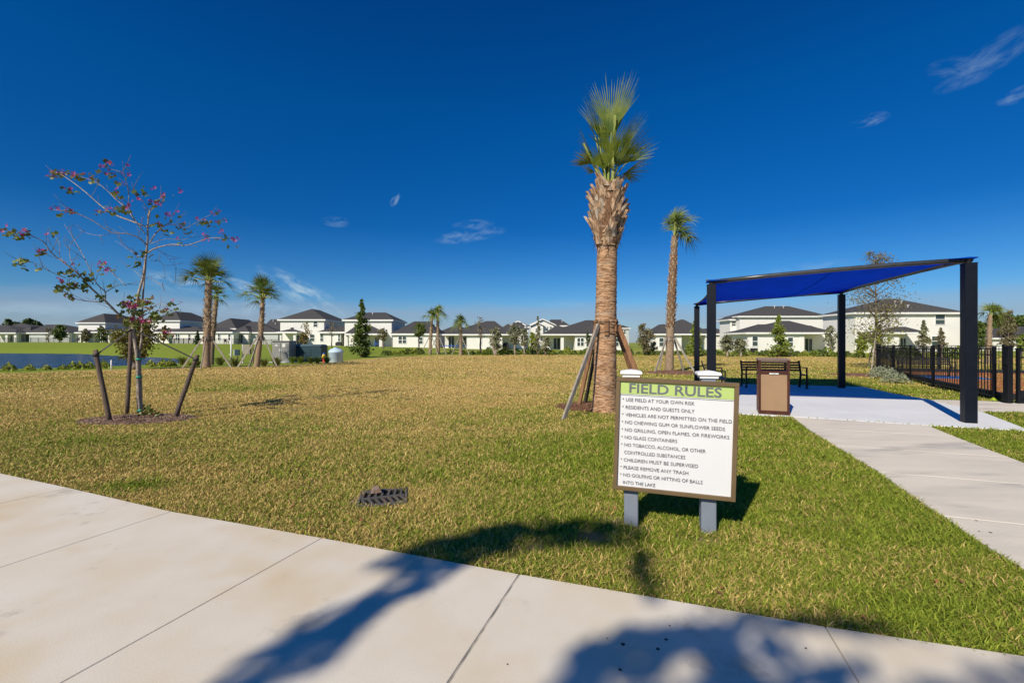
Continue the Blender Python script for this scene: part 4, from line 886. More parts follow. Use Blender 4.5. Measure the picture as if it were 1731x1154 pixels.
orchid_tree()
def stake(b, t_px, Yt, r, label, strap_to=None):
    s = thing('tree_stake', label, 'stake', b); top = P(t_px[0], t_px[1], Yt)-Vector(b); rr = random.Random(int(t_px[0])); mb = MB()
    mb.tube([top*(k/8)+Vector((rr.uniform(-.004, .004), rr.uniform(-.004, .004), -.03 if k == 0 else 0)) for k in range(9)], [r*(1.05-.1*k/8) for k in range(9)], 10, wob=.04, rr=rr); mb.build('pole', MAT['stake_wood'], s)
    if strap_to is not None:
        a = top*.93; e_ = Vector(strap_to)-Vector(b); mb = MB(); mb.bar(a, e_, .028, .006, up=Vector((0, 1, 0))); u = top.normalized()
        mb.tube([a-u*.025, a+u*.025], r*1.25, 10); mb.build('strap', MAT['strap'], s)
TT = P(224, 556, 9.02)
stake(G(186, 713), (161, 591), 8.55, .040, 'left leaning wooden stake strapped to the flowering tree', TT)
stake(G(215, 699), (223, 541), 9.55, .038, 'tall upright stake just left of the flowering tree trunk')
stake(G(296, 706), (334, 600), 9.1, .042, 'right leaning wooden stake strapped to the flowering tree', TT)

# ------------------------------------------------------------------ generic trees and shrubs
def leaf_quads(mb, pts, size, rr, mi=0, flat=.3, aspect=.6):
    for p in pts:
        s_ = size*rr.uniform(.6, 1.35); N = Vector((rr.gauss(0, 1), rr.gauss(0, 1), rr.gauss(flat, .8))); N = N.normalized() if N.length > .01 else Vector((0, 0, 1)); u = N.orthogonal().normalized(); a = rr.uniform(0, 6.28); u = u*math.cos(a)+N.cross(u)*math.sin(a); v = N.cross(u)
        mb.add([p-u*s_*.5, p+v*s_*.5*aspect, p+u*s_*.5+N*s_*.08, p-v*s_*.5*aspect], [(0, 1, 2, 3)], mi)
def tree(name, label, cat, base, h, cw, z0, nl, ls, leafm, barkm='bark_brown', shape='round', tr=.05, seed=1, stems=1, lumps=26, group=None, lean=(0, 0), zh=None, twigs=True, depth=None):
    rr = random.Random(seed); zb = zh if zh is not None else H(*base[:2]); t_ = thing(name, label, cat, (base[0], base[1], zb), 0, group); cwy = depth or cw
    def env(f):      # crown half width at relative height f
        if shape == 'cone': return max(.05, (1-f)**.9)*(min(1, f*5+.6))*1.15
        if shape == 'column': return .6+.4*math.sin(math.pi*min(1, f*1.1))
        if shape == 'flat': return .45+.55*math.sin(math.pi*min(1, .35+f*.6))
        if shape == 'oval': return math.sin(math.pi*min(1, max(0, .12+f*.82)))**.7
        return math.sqrt(max(.02, 1-(2*f-1)**2*.93))
    tb = MB(); axp = lambda z: Vector((lean[0]*z/h, lean[1]*z/h, z))
    for s_ in range(stems):
        ox = (s_-(stems-1)/2)*cw*.22 if stems > 1 else 0; top = h*.97 if shape in ('cone', 'column', 'oval') else z0+(h-z0)*.7; n = 8
        tb.tube([axp(top*k/n)+Vector((ox*(.35+.65*k/n)+rr.uniform(-1, 1)*tr*.5, rr.uniform(-1, 1)*tr*.5, -.05 if k == 0 else 0)) for k in range(n+1)], [tr*(1.1-.95*k/n) for k in range(n+1)], 8, wob=.05, rr=rr)
    cen = []
    for i in range(lumps):
        f = (i+rr.random())/lumps; z = z0+(h-z0)*f; w_ = env(f)*rr.uniform(.35, 1.0); a = rr.uniform(0, 6.283); c = axp(z)+Vector((math.cos(a)*w_*cw*.5*.8, math.sin(a)*w_*cwy*.5*.8, 0)); cen.append((c, env(f)*cw*.5*rr.uniform(.22, .42)+.03*cw))
        if twigs:
            p0 = axp(max(z0*.6, z-w_*cw*.35)); tb.tube([p0, p0.lerp(c, .55)+Vector((0, 0, -.04*h*.2)), c], [tr*.34, tr*.22, tr*.07], 5)
    tb.build('trunk', MAT[barkm], t_); cb = MB(); pts = []
    for _ in range(nl):
        c, r_ = cen[rr.randrange(len(cen))]; v = Vector((rr.gauss(0, 1), rr.gauss(0, 1), rr.gauss(0, .8))); pts.append(c+v*r_*.55)
    leaf_quads(cb, pts, ls, rr); cb.build('crown', MAT[leafm], t_); return t_
def at(px, y): return ((px-CX)/F*y, y)
def ztop(py, px, y): return EYE+(CY-py)/F*y-H(*at(px, y))
# px, base y distance, top py, crown width px, crown bottom py, leaves, size, leaf material, shape, label ...
TR = [(228, 25.5, 543, 66, 606, 2600, .17, 'leaf_olive2', 'round', 'wide bushy yellow green tree behind the flowering tree at the pond edge', 'bush'),
      (611, 46, 508, 40, 600, 4200, .24, 'leaf_green', 'cone', 'large dark green cone shaped tree right of the light blue tank', 'tree'),
      (708, 57, 547, 24, 568, 900, .26, 'leaf_green', 'round', 'small round headed tree with bare trunk left of the paired palms', 'tree'),
      (837, 55, 554, 25, 590, 1500, .24, 'leaf_silver2', 'oval', 'grey green multi stemmed tree in front of the black grill cover', 'tree'),
      (870, 56, 550, 24, 582, 1300, .24, 'leaf_silver2', 'round', 'left of two touching grey green trees at the far field edge', 'tree'),
      (886, 55, 556, 16, 584, 800, .22, 'leaf_silver2', 'oval', 'right slimmer one of two touching grey green trees at the far edge', 'tree'),
      (909, 55, 533, 20, 592, 700, .22, 'leaf_olive', 'cone', 'thin sparse tree with a narrow tip left of the low tan house', 'tree'),
      (900, 60, 562, 20, 590, 900, .22, 'leaf_yellow', 'round', 'yellow green bush beside the thin sparse tree', 'bush'),
      (922, 54, 570, 18, 594, 600, .22, 'leaf_olive', 'round', 'loose open shrub right of the thin sparse tree', 'bush'),
      (994, 70, 561, 9, 588, 500, .26, 'leaf_dark', 'oval', 'narrow dark cypress by the double window left of the tallest palm', 'tree'),
      (1090, 54, 548, 32, 594, 1500, .24, 'leaf_dull', 'oval', 'brownish sparse tree between the tallest palm and the stubbled palm', 'tree'),
      (1105, 55, 578, 14, 597, 500, .22, 'leaf_silver2', 'round', 'small pale shrub right of the brownish sparse tree', 'bush'),
      (1174, 50, 544, 30, 598, 2600, .24, 'leaf_lime', 'cone', 'bright green tree behind the leftmost canopy post', 'tree'),
      (1229, 49, 567, 24, 592, 1100, .22, 'leaf_silver2', 'round', 'left of two small grey green trees left of the bright cone tree', 'tree'),
      (1252, 49, 573, 22, 593, 1000, .22, 'leaf_silver2', 'round', 'right of two small grey green trees left of the bright cone tree', 'tree'),
      (1316, 48, 533, 36, 602, 3600, .22, 'leaf_lime', 'cone', 'bright green cone tree seen above the litter bin', 'tree'),
      (1405, 52, 551, 22, 585, 600, .22, 'leaf_olive', 'round', 'sparse small tree just left of the rear right canopy post', 'tree'),
      (1454, 44, 562, 22, 600, 1300, .24, 'leaf_lime', 'round', 'leafy pale bush behind the leaning staked tree', 'bush'),
      (1561, 40, 541, 22, 588, 1200, .20, 'leaf_olive', 'cone', 'taller of two thin trees behind the fence bench', 'tree'),
      (1590, 41, 555, 20, 588, 500, .18, 'leaf_dull', 'cone', 'shorter leafless thin tree right of the fence bench', 'tree'),
      (1704, 34, 525, 32, 588, 1900, .14, 'leaf_dull', 'oval', 'dry brown tree beyond the gate at the right edge', 'tree'),
      (1655, 60, 545, 20, 590, 1300, .3, 'leaf_green', 'round', 'green bush left of the windblown palm', 'bush'),
      (1727, 50, 565, 16, 590, 600, .3, 'leaf_lime', 'round', 'lime green bush at the extreme right edge', 'bush'),
      (102, 116, 550, 20, 573, 900, .55, 'leaf_green', 'round', 'round dark green tree behind the far fence left of the two storey house', 'tree'),
      (82, 118, 553, 12, 574, 120, .4, 'leaf_dull', 'oval', 'thin nearly bare tree left of the round dark green tree', 'tree'),
      (146, 117, 557, 17, 575, 420, .45, 'leaf_dull', 'round', 'dull tree in front of the left porch of the pond house', 'tree'),
      (172, 116, 552, 15, 575, 520, .45, 'leaf_green', 'oval', 'slim green tree between the porches of the pond house', 'tree'),
      (277, 104, 554, 14, 575, 520, .45, 'leaf_autumn', 'round', 'orange brown tree right of the flowering tree, across the pond', 'tree'),
      (334, 98, 559, 12, 584, 600, .36, 'leaf_dark', 'cone', 'dark cypress left of the full crowned palm', 'tree'),
      (517, 88, 544, 20, 572, 240, .3, 'leaf_autumn', 'oval', 'nearly bare tree before the two storey house wall', 'tree'),
      (514, 86, 562, 16, 581, 500, .32, 'leaf_autumn', 'round', 'small golden shrub below the nearly bare tree', 'bush'),
      (561, 84, 543, 18, 568, 70, .3, 'leaf_dull', 'oval', 'leafless tree right of the two storey house corner', 'tree'),
      (648, 78, 556, 22, 575, 500, .32, 'leaf_dull', 'round', 'dull half bare tree right of the large cone tree', 'tree'),
      (812, 58, 534, 26, 572, 90, .25, 'leaf_dull', 'oval', 'leafless slender tree before the long dark roof', 'tree')]
mat('leaf_olive2', (.12, .13, .02), (.22, .19, .04), 1.2, .6, trans=.25); mat('leaf_silver2', (.15, .17, .085), (.27, .27, .16), 1.5, .6, trans=.2)
for i, (px, y, py, cw, pb, nl, ls, lm, sh, lb, ct) in enumerate(TR):
    x, y = at(px, y); h = ztop(py, px, y); z0 = max(.12, EYE+(CY-pb)/F*y-H(x, y))
    tree('pine_tree' if 'cypress' in lb else 'tree' if ct == 'tree' else 'bush', lb, ct, (x, y), h, cw/F*y, z0, nl, ls, lm, shape=sh, tr=.05+.003*cw*y/60, seed=100+i, stems=3 if 'multi' in lb else 1, barkm='bark_pale' if 'silver' in lm else 'bark_brown', twigs=True, lumps=34 if nl > 2000 else 22)
# staked tree left of the fence
q = (20.5, 25.6); t_ = tree('tree', 'tall sparse tree with leaning wood braces at the near end of the black fence', 'tree', q, 6.55, 3.0, 1.5, 5200, .085, 'leaf_dull', 'bark_brown', 'oval', .085, seed=77, lumps=60, zh=0)
for bx, by in ((-1.55, -1.6), (.95, -.1), (.45, 1.2)):
    mb = MB(); mb.bar((bx, by, -.03), (0, 0, 2.25), .05, .10); mb.build('brace', MAT['brace_grey'], t_)
mb = MB(); rr = random.Random(2); pts = [Vector((rr.gauss(-.1, .55), rr.gauss(-.3, .5), rr.gauss(1.9, .7))) for _ in range(800)]; leaf_quads(mb, pts, .11, rr); mb.build('lower_foliage', MAT['leaf_yellow'], t_)
# variegated shrub by the fence corner
def shrub_clump(name, label, c, w_, h, n, ls, lm, seed, cat='shrub', group=None, zh=None, depth=None):
    rr = random.Random(seed); t_ = MB(); z = zh if zh is not None else H(*c[:2])
    pts = []
    for _ in range(n):
        a = rr.uniform(0, 6.283); r_ = math.sqrt(rr.random()); f = rr.random()**.7; pts.append(Vector((math.cos(a)*r_*w_/2*(1.05-.4*f), math.sin(a)*r_*(depth or w_)/2*(1.05-.4*f), .03+h*f*(1-.5*r_*r_)*rr.uniform(.8, 1.15))))
    leaf_quads(t_, pts, ls, rr, flat=.6)
    for _ in range(8):
        a = rr.uniform(0, 6.283); t_.tube([(0, 0, 0), (math.cos(a)*w_*.2, math.sin(a)*w_*.2, h*.6)], [.012, .006], 4, mi=1)
    o = t_.build(name, [MAT[lm], MAT['bark_brown']], loc=(c[0], c[1], z)); return tag(o, label, cat, group)
for k, (px, py, w_, h, sd_) in enumerate([(1487, 637, 1.0, .45, 1), (1499, 641, 1.1, .5, 2), (1514, 648, 1.0, .42, 3)]):
    shrub_clump('variegated_shrub', ['pale variegated shrub nearest the staked tree', 'pale variegated shrub in the middle of the clump by the fence corner', 'pale variegated shrub nearest the fence in the corner clump'][k], G(px, py), w_, h, 650, .07, 'leaf_silver', 50+sd_, 'shrub', 'pale variegated shrubs at the fence corner', zh=0)
# hedge row of young shrubs along the far edge, three forms copied
protos = []
for k, lm in enumerate(['leaf_green', 'leaf_lime', 'leaf_yellow']):
    protos.append(shrub_clump('young_shrub', None, (0, 0), 1.5, .85, 170, .24, lm, 60+k, zh=0))
HL = {0: 'small dark green shrub in the row along the far edge of the field', 1: 'small bright green shrub in the row along the far edge of the field', 2: 'small yellow green shrub in the row along the far edge of the field'}
used = [False]*3
def put(px, y, k, s_):
    x = (px-CX)/F*y; o = protos[k] if not used[k] else protos[k].copy()
    if used[k]: C.objects.link(o)
    used[k] = True; o.location = (x, y, H(x, y)); o.scale = (s_, s_, s_*rnd.uniform(.8, 1.2)); o.rotation_euler = (0, 0, rnd.uniform(0, 6.28)); tag(o, HL[k], 'shrub', ['dark', 'bright', 'yellow'][k]+' green shrubs in the far hedge row')
for px in list(range(652, 716, 8))+list(range(754, 900, 9))+list(range(914, 1060, 11))+list(range(1066, 1200, 11))+list(range(1206, 1480, 12)):
    y = np.interp(px, [650, 720, 900, 1200, 1480], [53, 57, 57.5, 54, 46]); put(px+rnd.uniform(-3, 3), y+rnd.uniform(-.5, .5), rnd.choice([0, 0, 1, 1, 2]), rnd.uniform(.55, 1.05)*(1.25 if px < 720 else .6 if px < 800 else 1))
for px in (1500, 1520, 1540, 1600, 1618, 1634): put(px, 42, rnd.choice([0, 1]), rnd.uniform(.9, 1.3))
# pond-edge plants
pr = shrub_clump('pond_plant', None, (0, 0), .95, .62, 120, .20, 'leaf_yellow', 71, zh=0)
first = True
for px, y in [(16, 24.4), (50, 24.8), (78, 25.2), (107, 25.6), (124, 25.9), (136, 26.1), (151, 26.4), (176, 27), (255, 28.3), (275, 28.6), (288, 28.8), (320, 29.5), (-20, 24), (-60, 23.6)]:
    o = pr if first else pr.copy()
    if not first: C.objects.link(o)
    first = False; x = (px-CX)/F*y; o.location = (x, y, H(x, y)-.03); s_ = rnd.uniform(.5, .85); o.scale = (s_, s_, s_); o.rotation_euler = (0, 0, rnd.uniform(0, 6)); tag(o, 'low yellow green plant in the row along the near pond bank', 'plant', 'low plants along the near pond bank')
# grass tufts at the palms and cabinet
def tuft(label, px, y, w_, h, seed, m_='tuft', group=None):
    rr = random.Random(seed); mb = MB(); x = (px-CX)/F*y
    for _ in range(170):
        a = rr.uniform(0, 6.283); r_ = rr.random()*w_*.12; o = Vector((math.cos(a)*r_, math.sin(a)*r_, 0)); L = h*rr.uniform(.6, 1.15); sp = rr.uniform(.1, .75); d = Vector((math.cos(a)*sp, math.sin(a)*sp, 1)).normalized(); t_ = Vector((-d.y, d.x, 0)).normalized()*.014
        m1 = o+d*L*.6; m2 = o+d*L+Vector((math.cos(a), math.sin(a), -1))*L*.12; mb.add([o-t_, o+t_, m1+t_, m1-t_, m2], [(0, 1, 2, 3), (3, 2, 4)])
    tag(mb.build('grass_tuft', MAT[m_], loc=(x, y, H(x, y)-.02)), label, 'ornamental grass', group)
for k, (px, y, w_, h, lb) in enumerate([(309, 30, 1.0, .75, 'ornamental grass tuft left of the full crowned palm'), (333, 29, .8, .5, 'short grass tuft at the left foot of the full crowned palm'), (372, 29.5, .9, .7, 'ornamental grass tuft right of the full crowned palm'), (396, 28.6, 1.2, .7, 'broad yellowish grass tuft left of the curving palm'), (446, 28.5, .9, .62, 'grass tuft at the right foot of the curving palm'), (468, 29, .9, .75, 'dark grass tuft in front of the grey cabinet')]):
    tuft(lb, px, y, w_, h, 200+k)
for k, (px, lb) in enumerate([(494, 'leafy plant nearest the grey cabinet corner'), (507, 'leafy plant before the left half of the teal box'), (525, 'leafy plant before the middle of the teal box'), (537, 'leafy plant before the right end of the teal box'), (553, 'leafy plant between the teal box and the tank')]):
    tuft(lb, px, 33.5, .7, .6, 230+k, 'leaf_lime')
# ------------------------------------------------------------------ houses
def house(label, Y, zb, blocks, wins=(), doors=(), cols=(), vents=(), wall='stucco', extra=None):
    x_mid = ((blocks[0][0]+blocks[0][1])/2-CX)/F*Y; t_ = thing('house', label, 'house', (x_mid, Y, zb)); o = Vector(t_.location); wmb = MB(); roofs = []
    for bi, bk in enumerate(blocks):
        px0, px1, yo, D, pe, pr = bk[:6]; opt = bk[6] if len(bk) > 6 else {}
        y0 = Y+yo; x0, x1 = (px0-CX)/F*y0, (px1-CX)/F*y0; ze = EYE+(CY-pe)/F*y0; ry = opt.get('ry', .5); yr = y0+D*ry; zr = EYE+(CY-pr)/F*yr
        if opt.get('wall', True): wmb.box(((x0+x1)/2-o.x, y0+D/2-o.y, (zb-1.2+ze)/2-o.z), (x1-x0, D, ze-zb+1.2+.0))
        ov = opt.get('ov', .45); a0, a1, b0_, b1_ = x0-ov, x1+ov, y0-ov, y0+D+ov; W = a1-a0; DD = b1_-b0_; th = .16
        if 'rx' in opt: rA = ((opt['rx'][0]-CX)/F*yr, yr); rB = ((opt['rx'][1]-CX)/F*yr, yr); alongx = True
        elif W >= DD: k = DD/2; rA = (a0+k, (b0_+b1_)/2); rB = (a1-k, (b0_+b1_)/2); alongx = True
        else: k = W/2; rA = ((a0+a1)/2, b0_+k); rB = ((a0+a1)/2, b1_-k); alongx = False
        mb = MB()
        if opt.get('gable'):
            xm = (a0+a1)/2; e_ = ze; V = [(a0, b0_, e_), (a1, b0_, e_), (a1, b1_, e_), (a0, b1_, e_), (xm, b0_, zr), (xm, b1_, zr)]; V = [(x-o.x, y-o.y, z-o.z+th) for x, y, z in V]
            mb.add(V, [(0, 4, 5, 3), (1, 2, 5, 4)]); wmb.add([(x0-o.x, y0-o.y+.002, ze-o.z), (x1-o.x, y0-o.y+.002, ze-o.z), (xm-o.x, y0-o.y+.002, zr-o.z-.05)], [(0, 1, 2)]); rf = mb.build('roof', MAT['roof_shingle'], t_)
            tm = MB()
            for a, b in ((0, 4), (4, 1)): tm.bar(Vector(V[a])-Vector((0, .02, .06)), Vector(V[b])-Vector((0, .02, .06)), .06, .22)
            tm.build('fascia', MAT['trim'], rf); roofs.append((y0, D, x0, x1, ze, zr, yr)); continue
        V = [(a0, b0_, ze), (a1, b0_, ze), (a1, b1_, ze), (a0, b1_, ze), (rA[0], rA[1], zr), (rB[0], rB[1], zr)]; V = [(x-o.x, y-o.y, z-o.z+th) for x, y, z in V[:4]]+[(x-o.x, y-o.y, z-o.z) for x, y, z in V[4:]]
        fs = [(0, 1, 5, 4), (1, 2, 5), (2, 3, 4, 5), (3, 0, 4)] if alongx else [(0, 1, 4), (1, 2, 5, 4), (2, 3, 5), (3, 0, 4, 5)]
        mb.add(V, fs); rf = mb.build('roof', MAT['roof_shingle'], t_)
        tm = MB(); cx, cy = (a0+a1)/2-o.x, (b0_+b1_)/2-o.y; fh = .24 if Y < 90 else .30
        zf_ = ze-o.z+th-fh/2-.004
        for sx in (-1, 1):
            tm.box((cx+sx*(W/2-.03), cy, zf_), (.06, DD-.12, fh)); tm.box((cx, cy+sx*(DD/2-.03), zf_), (W, .06, fh))
        tm.box((cx, cy, ze-o.z-.035), (W-.13, DD-.13, .03)); tm.build('fascia', MAT['trim'], rf); roofs.append((y0, D, x0, x1, ze, zr, yr))
    wmb.build('wall', MAT[wall], t_)
    for wn in wins:
        px0, px1, py0, py1, yo = wn[:5]; n = wn[5] if len(wn) > 5 else 1; y = Y+yo; x0, x1 = (px0-CX)/F*y-o.x, (px1-CX)/F*y-o.x; z1, z0 = EYE+(CY-py0)/F*y-o.z, EYE+(CY-py1)/F*y-o.z; yy = y-o.y; f = .09
        mb = MB()
        for sx in (x0, x1): mb.box((sx, yy-.03, (z0+z1)/2), (f, .08, z1-z0+f))
        for zz in (z0, z1, (z0+z1)/2): mb.box(((x0+x1)/2, yy-.03, zz), (x1-x0-f, .07, f*.9))
        for k in range(1, n): mb.box((x0+(x1-x0)*k/n, yy-.028, (z0+z1)/2), (f*1.5, .08, z1-z0-f))
        w_ = mb.build('window', MAT['trim'], t_); mb = MB(); mb.box(((x0+x1)/2, yy-.006, (z0+z1)/2), (x1-x0, .02, z1-z0)); mb.build('pane', MAT['window_glass'], w_)
    for px0, px1, py0, py1, yo in doors:
        y = Y+yo; x0, x1 = (px0-CX)/F*y-o.x, (px1-CX)/F*y-o.x; z1, z0 = EYE+(CY-py0)/F*y-o.z, EYE+(CY-py1)/F*y-o.z; yy = y-o.y; mb = MB(); mb.box(((x0+x1)/2, yy-.01, (z0+z1)/2), (x1-x0, .03, z1-z0)); d_ = mb.build('sliding_door', MAT['door_glass'], t_); mb = MB()
        for sx in (x0, (x0+x1)/2, x1): mb.box((sx, yy-.03, (z0+z1)/2), (.07, .05, z1-z0))
        mb.box(((x0+x1)/2, yy-.032, z1), (x1-x0, .05, .08)); mb.build('door_frame', MAT['trim'], d_)
    for cl in cols:
        px0, px1, py0, yo = cl; y = Y+yo; x0, x1 = (px0-CX)/F*y-o.x, (px1-CX)/F*y-o.x; z1 = EYE+(CY-py0)/F*y-o.z; mb = MB(); mb.box(((x0+x1)/2, y-o.y+(x1-x0)/2+.004, (z1-1.0)/2), (x1-x0, x1-x0, z1+1.0-.02)); mb.build('column', MAT[wall if wall == 'stucco' else 'stucco'], t_)
    for px, py, bi in vents:
        y0, D, x0, x1, ze, zr, yr = roofs[bi]; best = None
        for k in range(60):
            f = k/59; y = y0+(yr-y0)*f; z = ze+.16+(zr-ze-.16)*f; d = abs(CY-(z-EYE)/y*F-py)
            if best is None or d < best[0]: best = (d, y, z)
        x = (px-CX)/F*best[1]; mb = MB(); mb.tube([(x-o.x, best[1]-o.y, best[2]-o.z-.2), (x-o.x, best[1]-o.y, best[2]-o.z+.42)], .07, 7); mb.box((x-o.x, best[1]-o.y, best[2]-o.z+.42), (.26, .26, .14)); mb.build('roof_vent', MAT['vent_metal'], t_)
    if extra: extra(t_, o)
    return t_
nw = {'wall': False}
house('single storey house with two pale porch columns at the far left edge', 125, 1.65, [(-60, 30, 3.0, 13, 563, 549, {'rx': (-30, 12)}), (-20, 27, 0, 5, 563, 556, {'wall': False})], cols=[(9, 13, 564, 0), (24, 28, 564, 0)], doors=[(14, 22, 566, 577, 3.0)])
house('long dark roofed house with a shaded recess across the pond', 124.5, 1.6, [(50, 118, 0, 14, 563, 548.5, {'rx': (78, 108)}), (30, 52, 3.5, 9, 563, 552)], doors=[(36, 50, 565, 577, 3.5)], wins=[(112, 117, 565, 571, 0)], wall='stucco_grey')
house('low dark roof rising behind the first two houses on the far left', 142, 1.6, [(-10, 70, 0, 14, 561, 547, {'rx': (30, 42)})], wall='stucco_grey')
house('white two storey house with twin columned porches across the pond', 121, 1.55, [(133, 178, 0, 13, 546, 531.5, {'ry': .62}), (150, 215, -3.2, 10, 561.5, 555.5, {'rx': (172, 205), 'wall': False}), (121, 152, -3.2, 6, 562.5, 557.5, {'wall': False}), (180, 214, 1.5, 9, 561, 556)], wins=[(168, 173, 549, 555, 0), (188, 191, 565, 573, 1.5)], cols=[(122, 125, 563, -3.2), (133, 137, 563, -3.2), (154, 158, 563, -3.2), (170, 174, 563, -3.2), (183, 187, 563, -3.2)], doors=[(192, 199, 565, 577, 1.5), (141, 149, 565, 577, 0)], vents=[(157, 540, 0), (165, 537.5, 0)])
house('white two storey house with long low wing behind the orange brown tree', 116, 1.45, [(252, 304, 3, 14, 542.5, 528, {'ry': .62}), (262, 341, 0, 11, 562, 551.5, {'rx': (276, 330), 'wall': False}), (292, 341, .05, 10.9, 562, 552.5), (262, 293, 3.2, 8, 562, 553)], wins=[(258, 263, 548, 554, 3), (297, 304, 564.5, 575, .05, 2), (318.5, 322.5, 564.5, 575, .05)], doors=[(270, 283, 565, 578.5, 3.2)], cols=[(262, 266, 563, 0)], vents=[(282, 537, 0), (288, 536, 0)])
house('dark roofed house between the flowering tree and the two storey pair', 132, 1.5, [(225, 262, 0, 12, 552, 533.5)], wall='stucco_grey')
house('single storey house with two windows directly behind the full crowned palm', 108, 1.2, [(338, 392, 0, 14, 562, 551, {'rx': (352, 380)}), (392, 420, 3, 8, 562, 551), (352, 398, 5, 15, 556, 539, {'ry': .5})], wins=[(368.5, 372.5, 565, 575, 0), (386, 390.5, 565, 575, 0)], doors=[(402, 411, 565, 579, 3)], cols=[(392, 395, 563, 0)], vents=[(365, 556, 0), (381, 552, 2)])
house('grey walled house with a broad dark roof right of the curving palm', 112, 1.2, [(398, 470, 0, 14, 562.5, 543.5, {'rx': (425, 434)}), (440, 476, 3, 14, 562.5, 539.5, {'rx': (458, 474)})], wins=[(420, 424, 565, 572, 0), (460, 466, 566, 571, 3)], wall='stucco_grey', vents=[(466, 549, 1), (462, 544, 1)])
def satellite(t_, o):
    p = P(494, 556, 99)-o; mb = MB(); mb.tube([p-Vector((0, 0, .6)), p], .03, 5); mb.lathe([(.02, 0), (.3, .12), (.36, .3)], 10, tuple(p)); mb.build('satellite_dish', MAT['furniture_dark'], t_)
house('big white two storey house with hip roof behind the grey cabinet', 99, .95, [(474, 548, 0, 14, 541, 524, {'ry': .62}), (473, 500, -3, 3.2, 562, 555.5, {'wall': False}), (540, 589, -1.5, 9, 562, 550.5, {'rx': (572, 592), 'wall': False}), (541, 576, -1.4, 8.8, 562, 553, {'ov': .2}), (576, 588, 1.5, 6, 562, 553, {'ov': .1})], wins=[(530, 537, 543, 552.5, 0), (524, 532, 565, 577, 0), (541.5, 546.8, 564.5, 577, -1.4), (571.5, 575.5, 564.5, 577, -1.4)], cols=[(473, 476, 563, -3), (496, 500, 563, -3), (582, 587, 563, -1.5)], doors=[(501, 512, 566, 583, 0)], vents=[(508, 535, 0), (521, 533, 0)], extra=satellite)
house('white two storey house partly hidden by the large cone shaped tree', 95, .75, [(583, 662, 0, 12, 541.5, 528, {'rx': (622, 652)}), (588, 645, -3.5, 9, 565, 547.5, {'rx': (606, 624), 'wall': False}), (588, 643, -.3, 5, 565, 556, {'ov': .1})], wins=[(612, 618, 569, 580, -.3)], doors=[(634, 641, 569, 586, -.3)], cols=[(583, 588, 566, -3.5), (641, 646, 566, -3.5)], vents=[(630, 532, 0)])
house('single storey house with a double window right of the cone shaped tree', 91, .55, [(664, 736, 0, 14, 565, 543, {'rx': (700, 726)})], wins=[(673.5, 687, 568.5, 580.5, 0, 2), (708.5, 715, 570, 581, 0)], vents=[(736, 552, 0)])
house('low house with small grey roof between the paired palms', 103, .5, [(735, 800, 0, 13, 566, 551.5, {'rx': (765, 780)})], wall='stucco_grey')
house('single storey house with a long dark roof behind the grey green trees', 83, .3, [(752, 862, 0, 14, 566, 542.5, {'rx': (822, 836), 'wall': False}), (789, 832, .05, 13, 566, 548, {'ov': .1}), (752, 790, 3, 10, 566, 550, {'ov': .1}), (831, 886, 3.2, 12, 566, 548, {'ov': .1}), (858, 889, 4, 13, 566, 545, {'rx': (868, 882)})], wins=[(783, 788, 569, 584, 3), (810.5, 814.5, 569, 583.5, .05)], doors=[(758, 768, 568, 588, 3)], cols=[(843, 849, 568, 0)])
house('house showing only a white gable with a small window behind the grey green trees', 96, .3, [(865, 886, 0, 12, 551.5, 545.5, {'gable': True}), (858, 893, .3, 14, 553, 543.5, {'wall': True})], wins=[(873, 879, 552, 556, 0)])
house('white two storey house with double gables behind the low tan house', 112, .4, [(898, 936, 0, 12, 550, 542, {'gable': True}), (936, 960, 1.5, 12, 551, 540, {'rx': (930, 948)}), (899, 918, -1.0, 4, 551, 546, {'gable': True})], wins=[(905, 910, 555, 561, -1.0), (924, 927, 552, 558, 0), (929, 933, 552, 558, 0), (940, 948, 552.5, 557, 1.5)], vents=[(950, 545, 1)])
house('tan single storey house with patio door directly left of the tallest palm', 81, .2, [(920, 1052, 0, 14, 566, 541, {'rx': (990, 1002), 'wall': False}), (972, 1052, .05, 13.5, 566, 547, {'ov': .1}), (920, 973, 3, 11, 566, 550, {'ov': .1})], wins=[(975.5, 987, 571, 585, .05, 2), (1040, 1046, 571, 585, .05)], doors=[(935.5, 947, 571, 589.5, 3)], cols=[(948, 953, 569, 0), (918.5, 923, 569, 0)])
house('far grey two storey house seen in the gap right of the tallest palm', 140, .4, [(1046, 1063, 0, 9, 555, 550)], wins=[(1054, 1058, 558, 564, 0)], wall='stucco_grey')
house('single storey house with pyramid roof behind the stubbled palm', 78, .15, [(1107, 1198, 0, 8, 565.5, 540, {'rx': (1150, 1156), 'wall': False}), (1108, 1152, .05, 7.5, 565.5, 548, {'ov': .1}), (1150, 1198, 3, 4.8, 565.5, 550, {'ov': .1})], wins=[(1114, 1122, 571, 585.5, .05)], doors=[(1170, 1180, 570, 590, 3)], cols=[(1192, 1197, 568, 0)])
house('low roof just left of the white two storey house behind the canopy', 95, .2, [(1196, 1236, 0, 13, 565, 555)], wall='stucco')
house('white two storey house behind the canopy, its ridge level above the litter bin', 82, .3, [(1250, 1395, 0, 6, 535.5, 517.5, {'rx': (1293, 1333)}), (1234, 1252, 1.5, 4.2, 541, 534, {})], wins=[(1236, 1246, 543, 551, 1.5)], vents=[(1309, 521, 0), (1324, 521, 0)])
def ac(t_, o):
    p = P(1272.5, 592, 64.0)-o; mb = MB(); mb.box((p.x, p.y-.3, p.z), (.8, .6, .62), bevel=.03); mb.build('air_conditioner', MAT['furniture_dark'], t_)
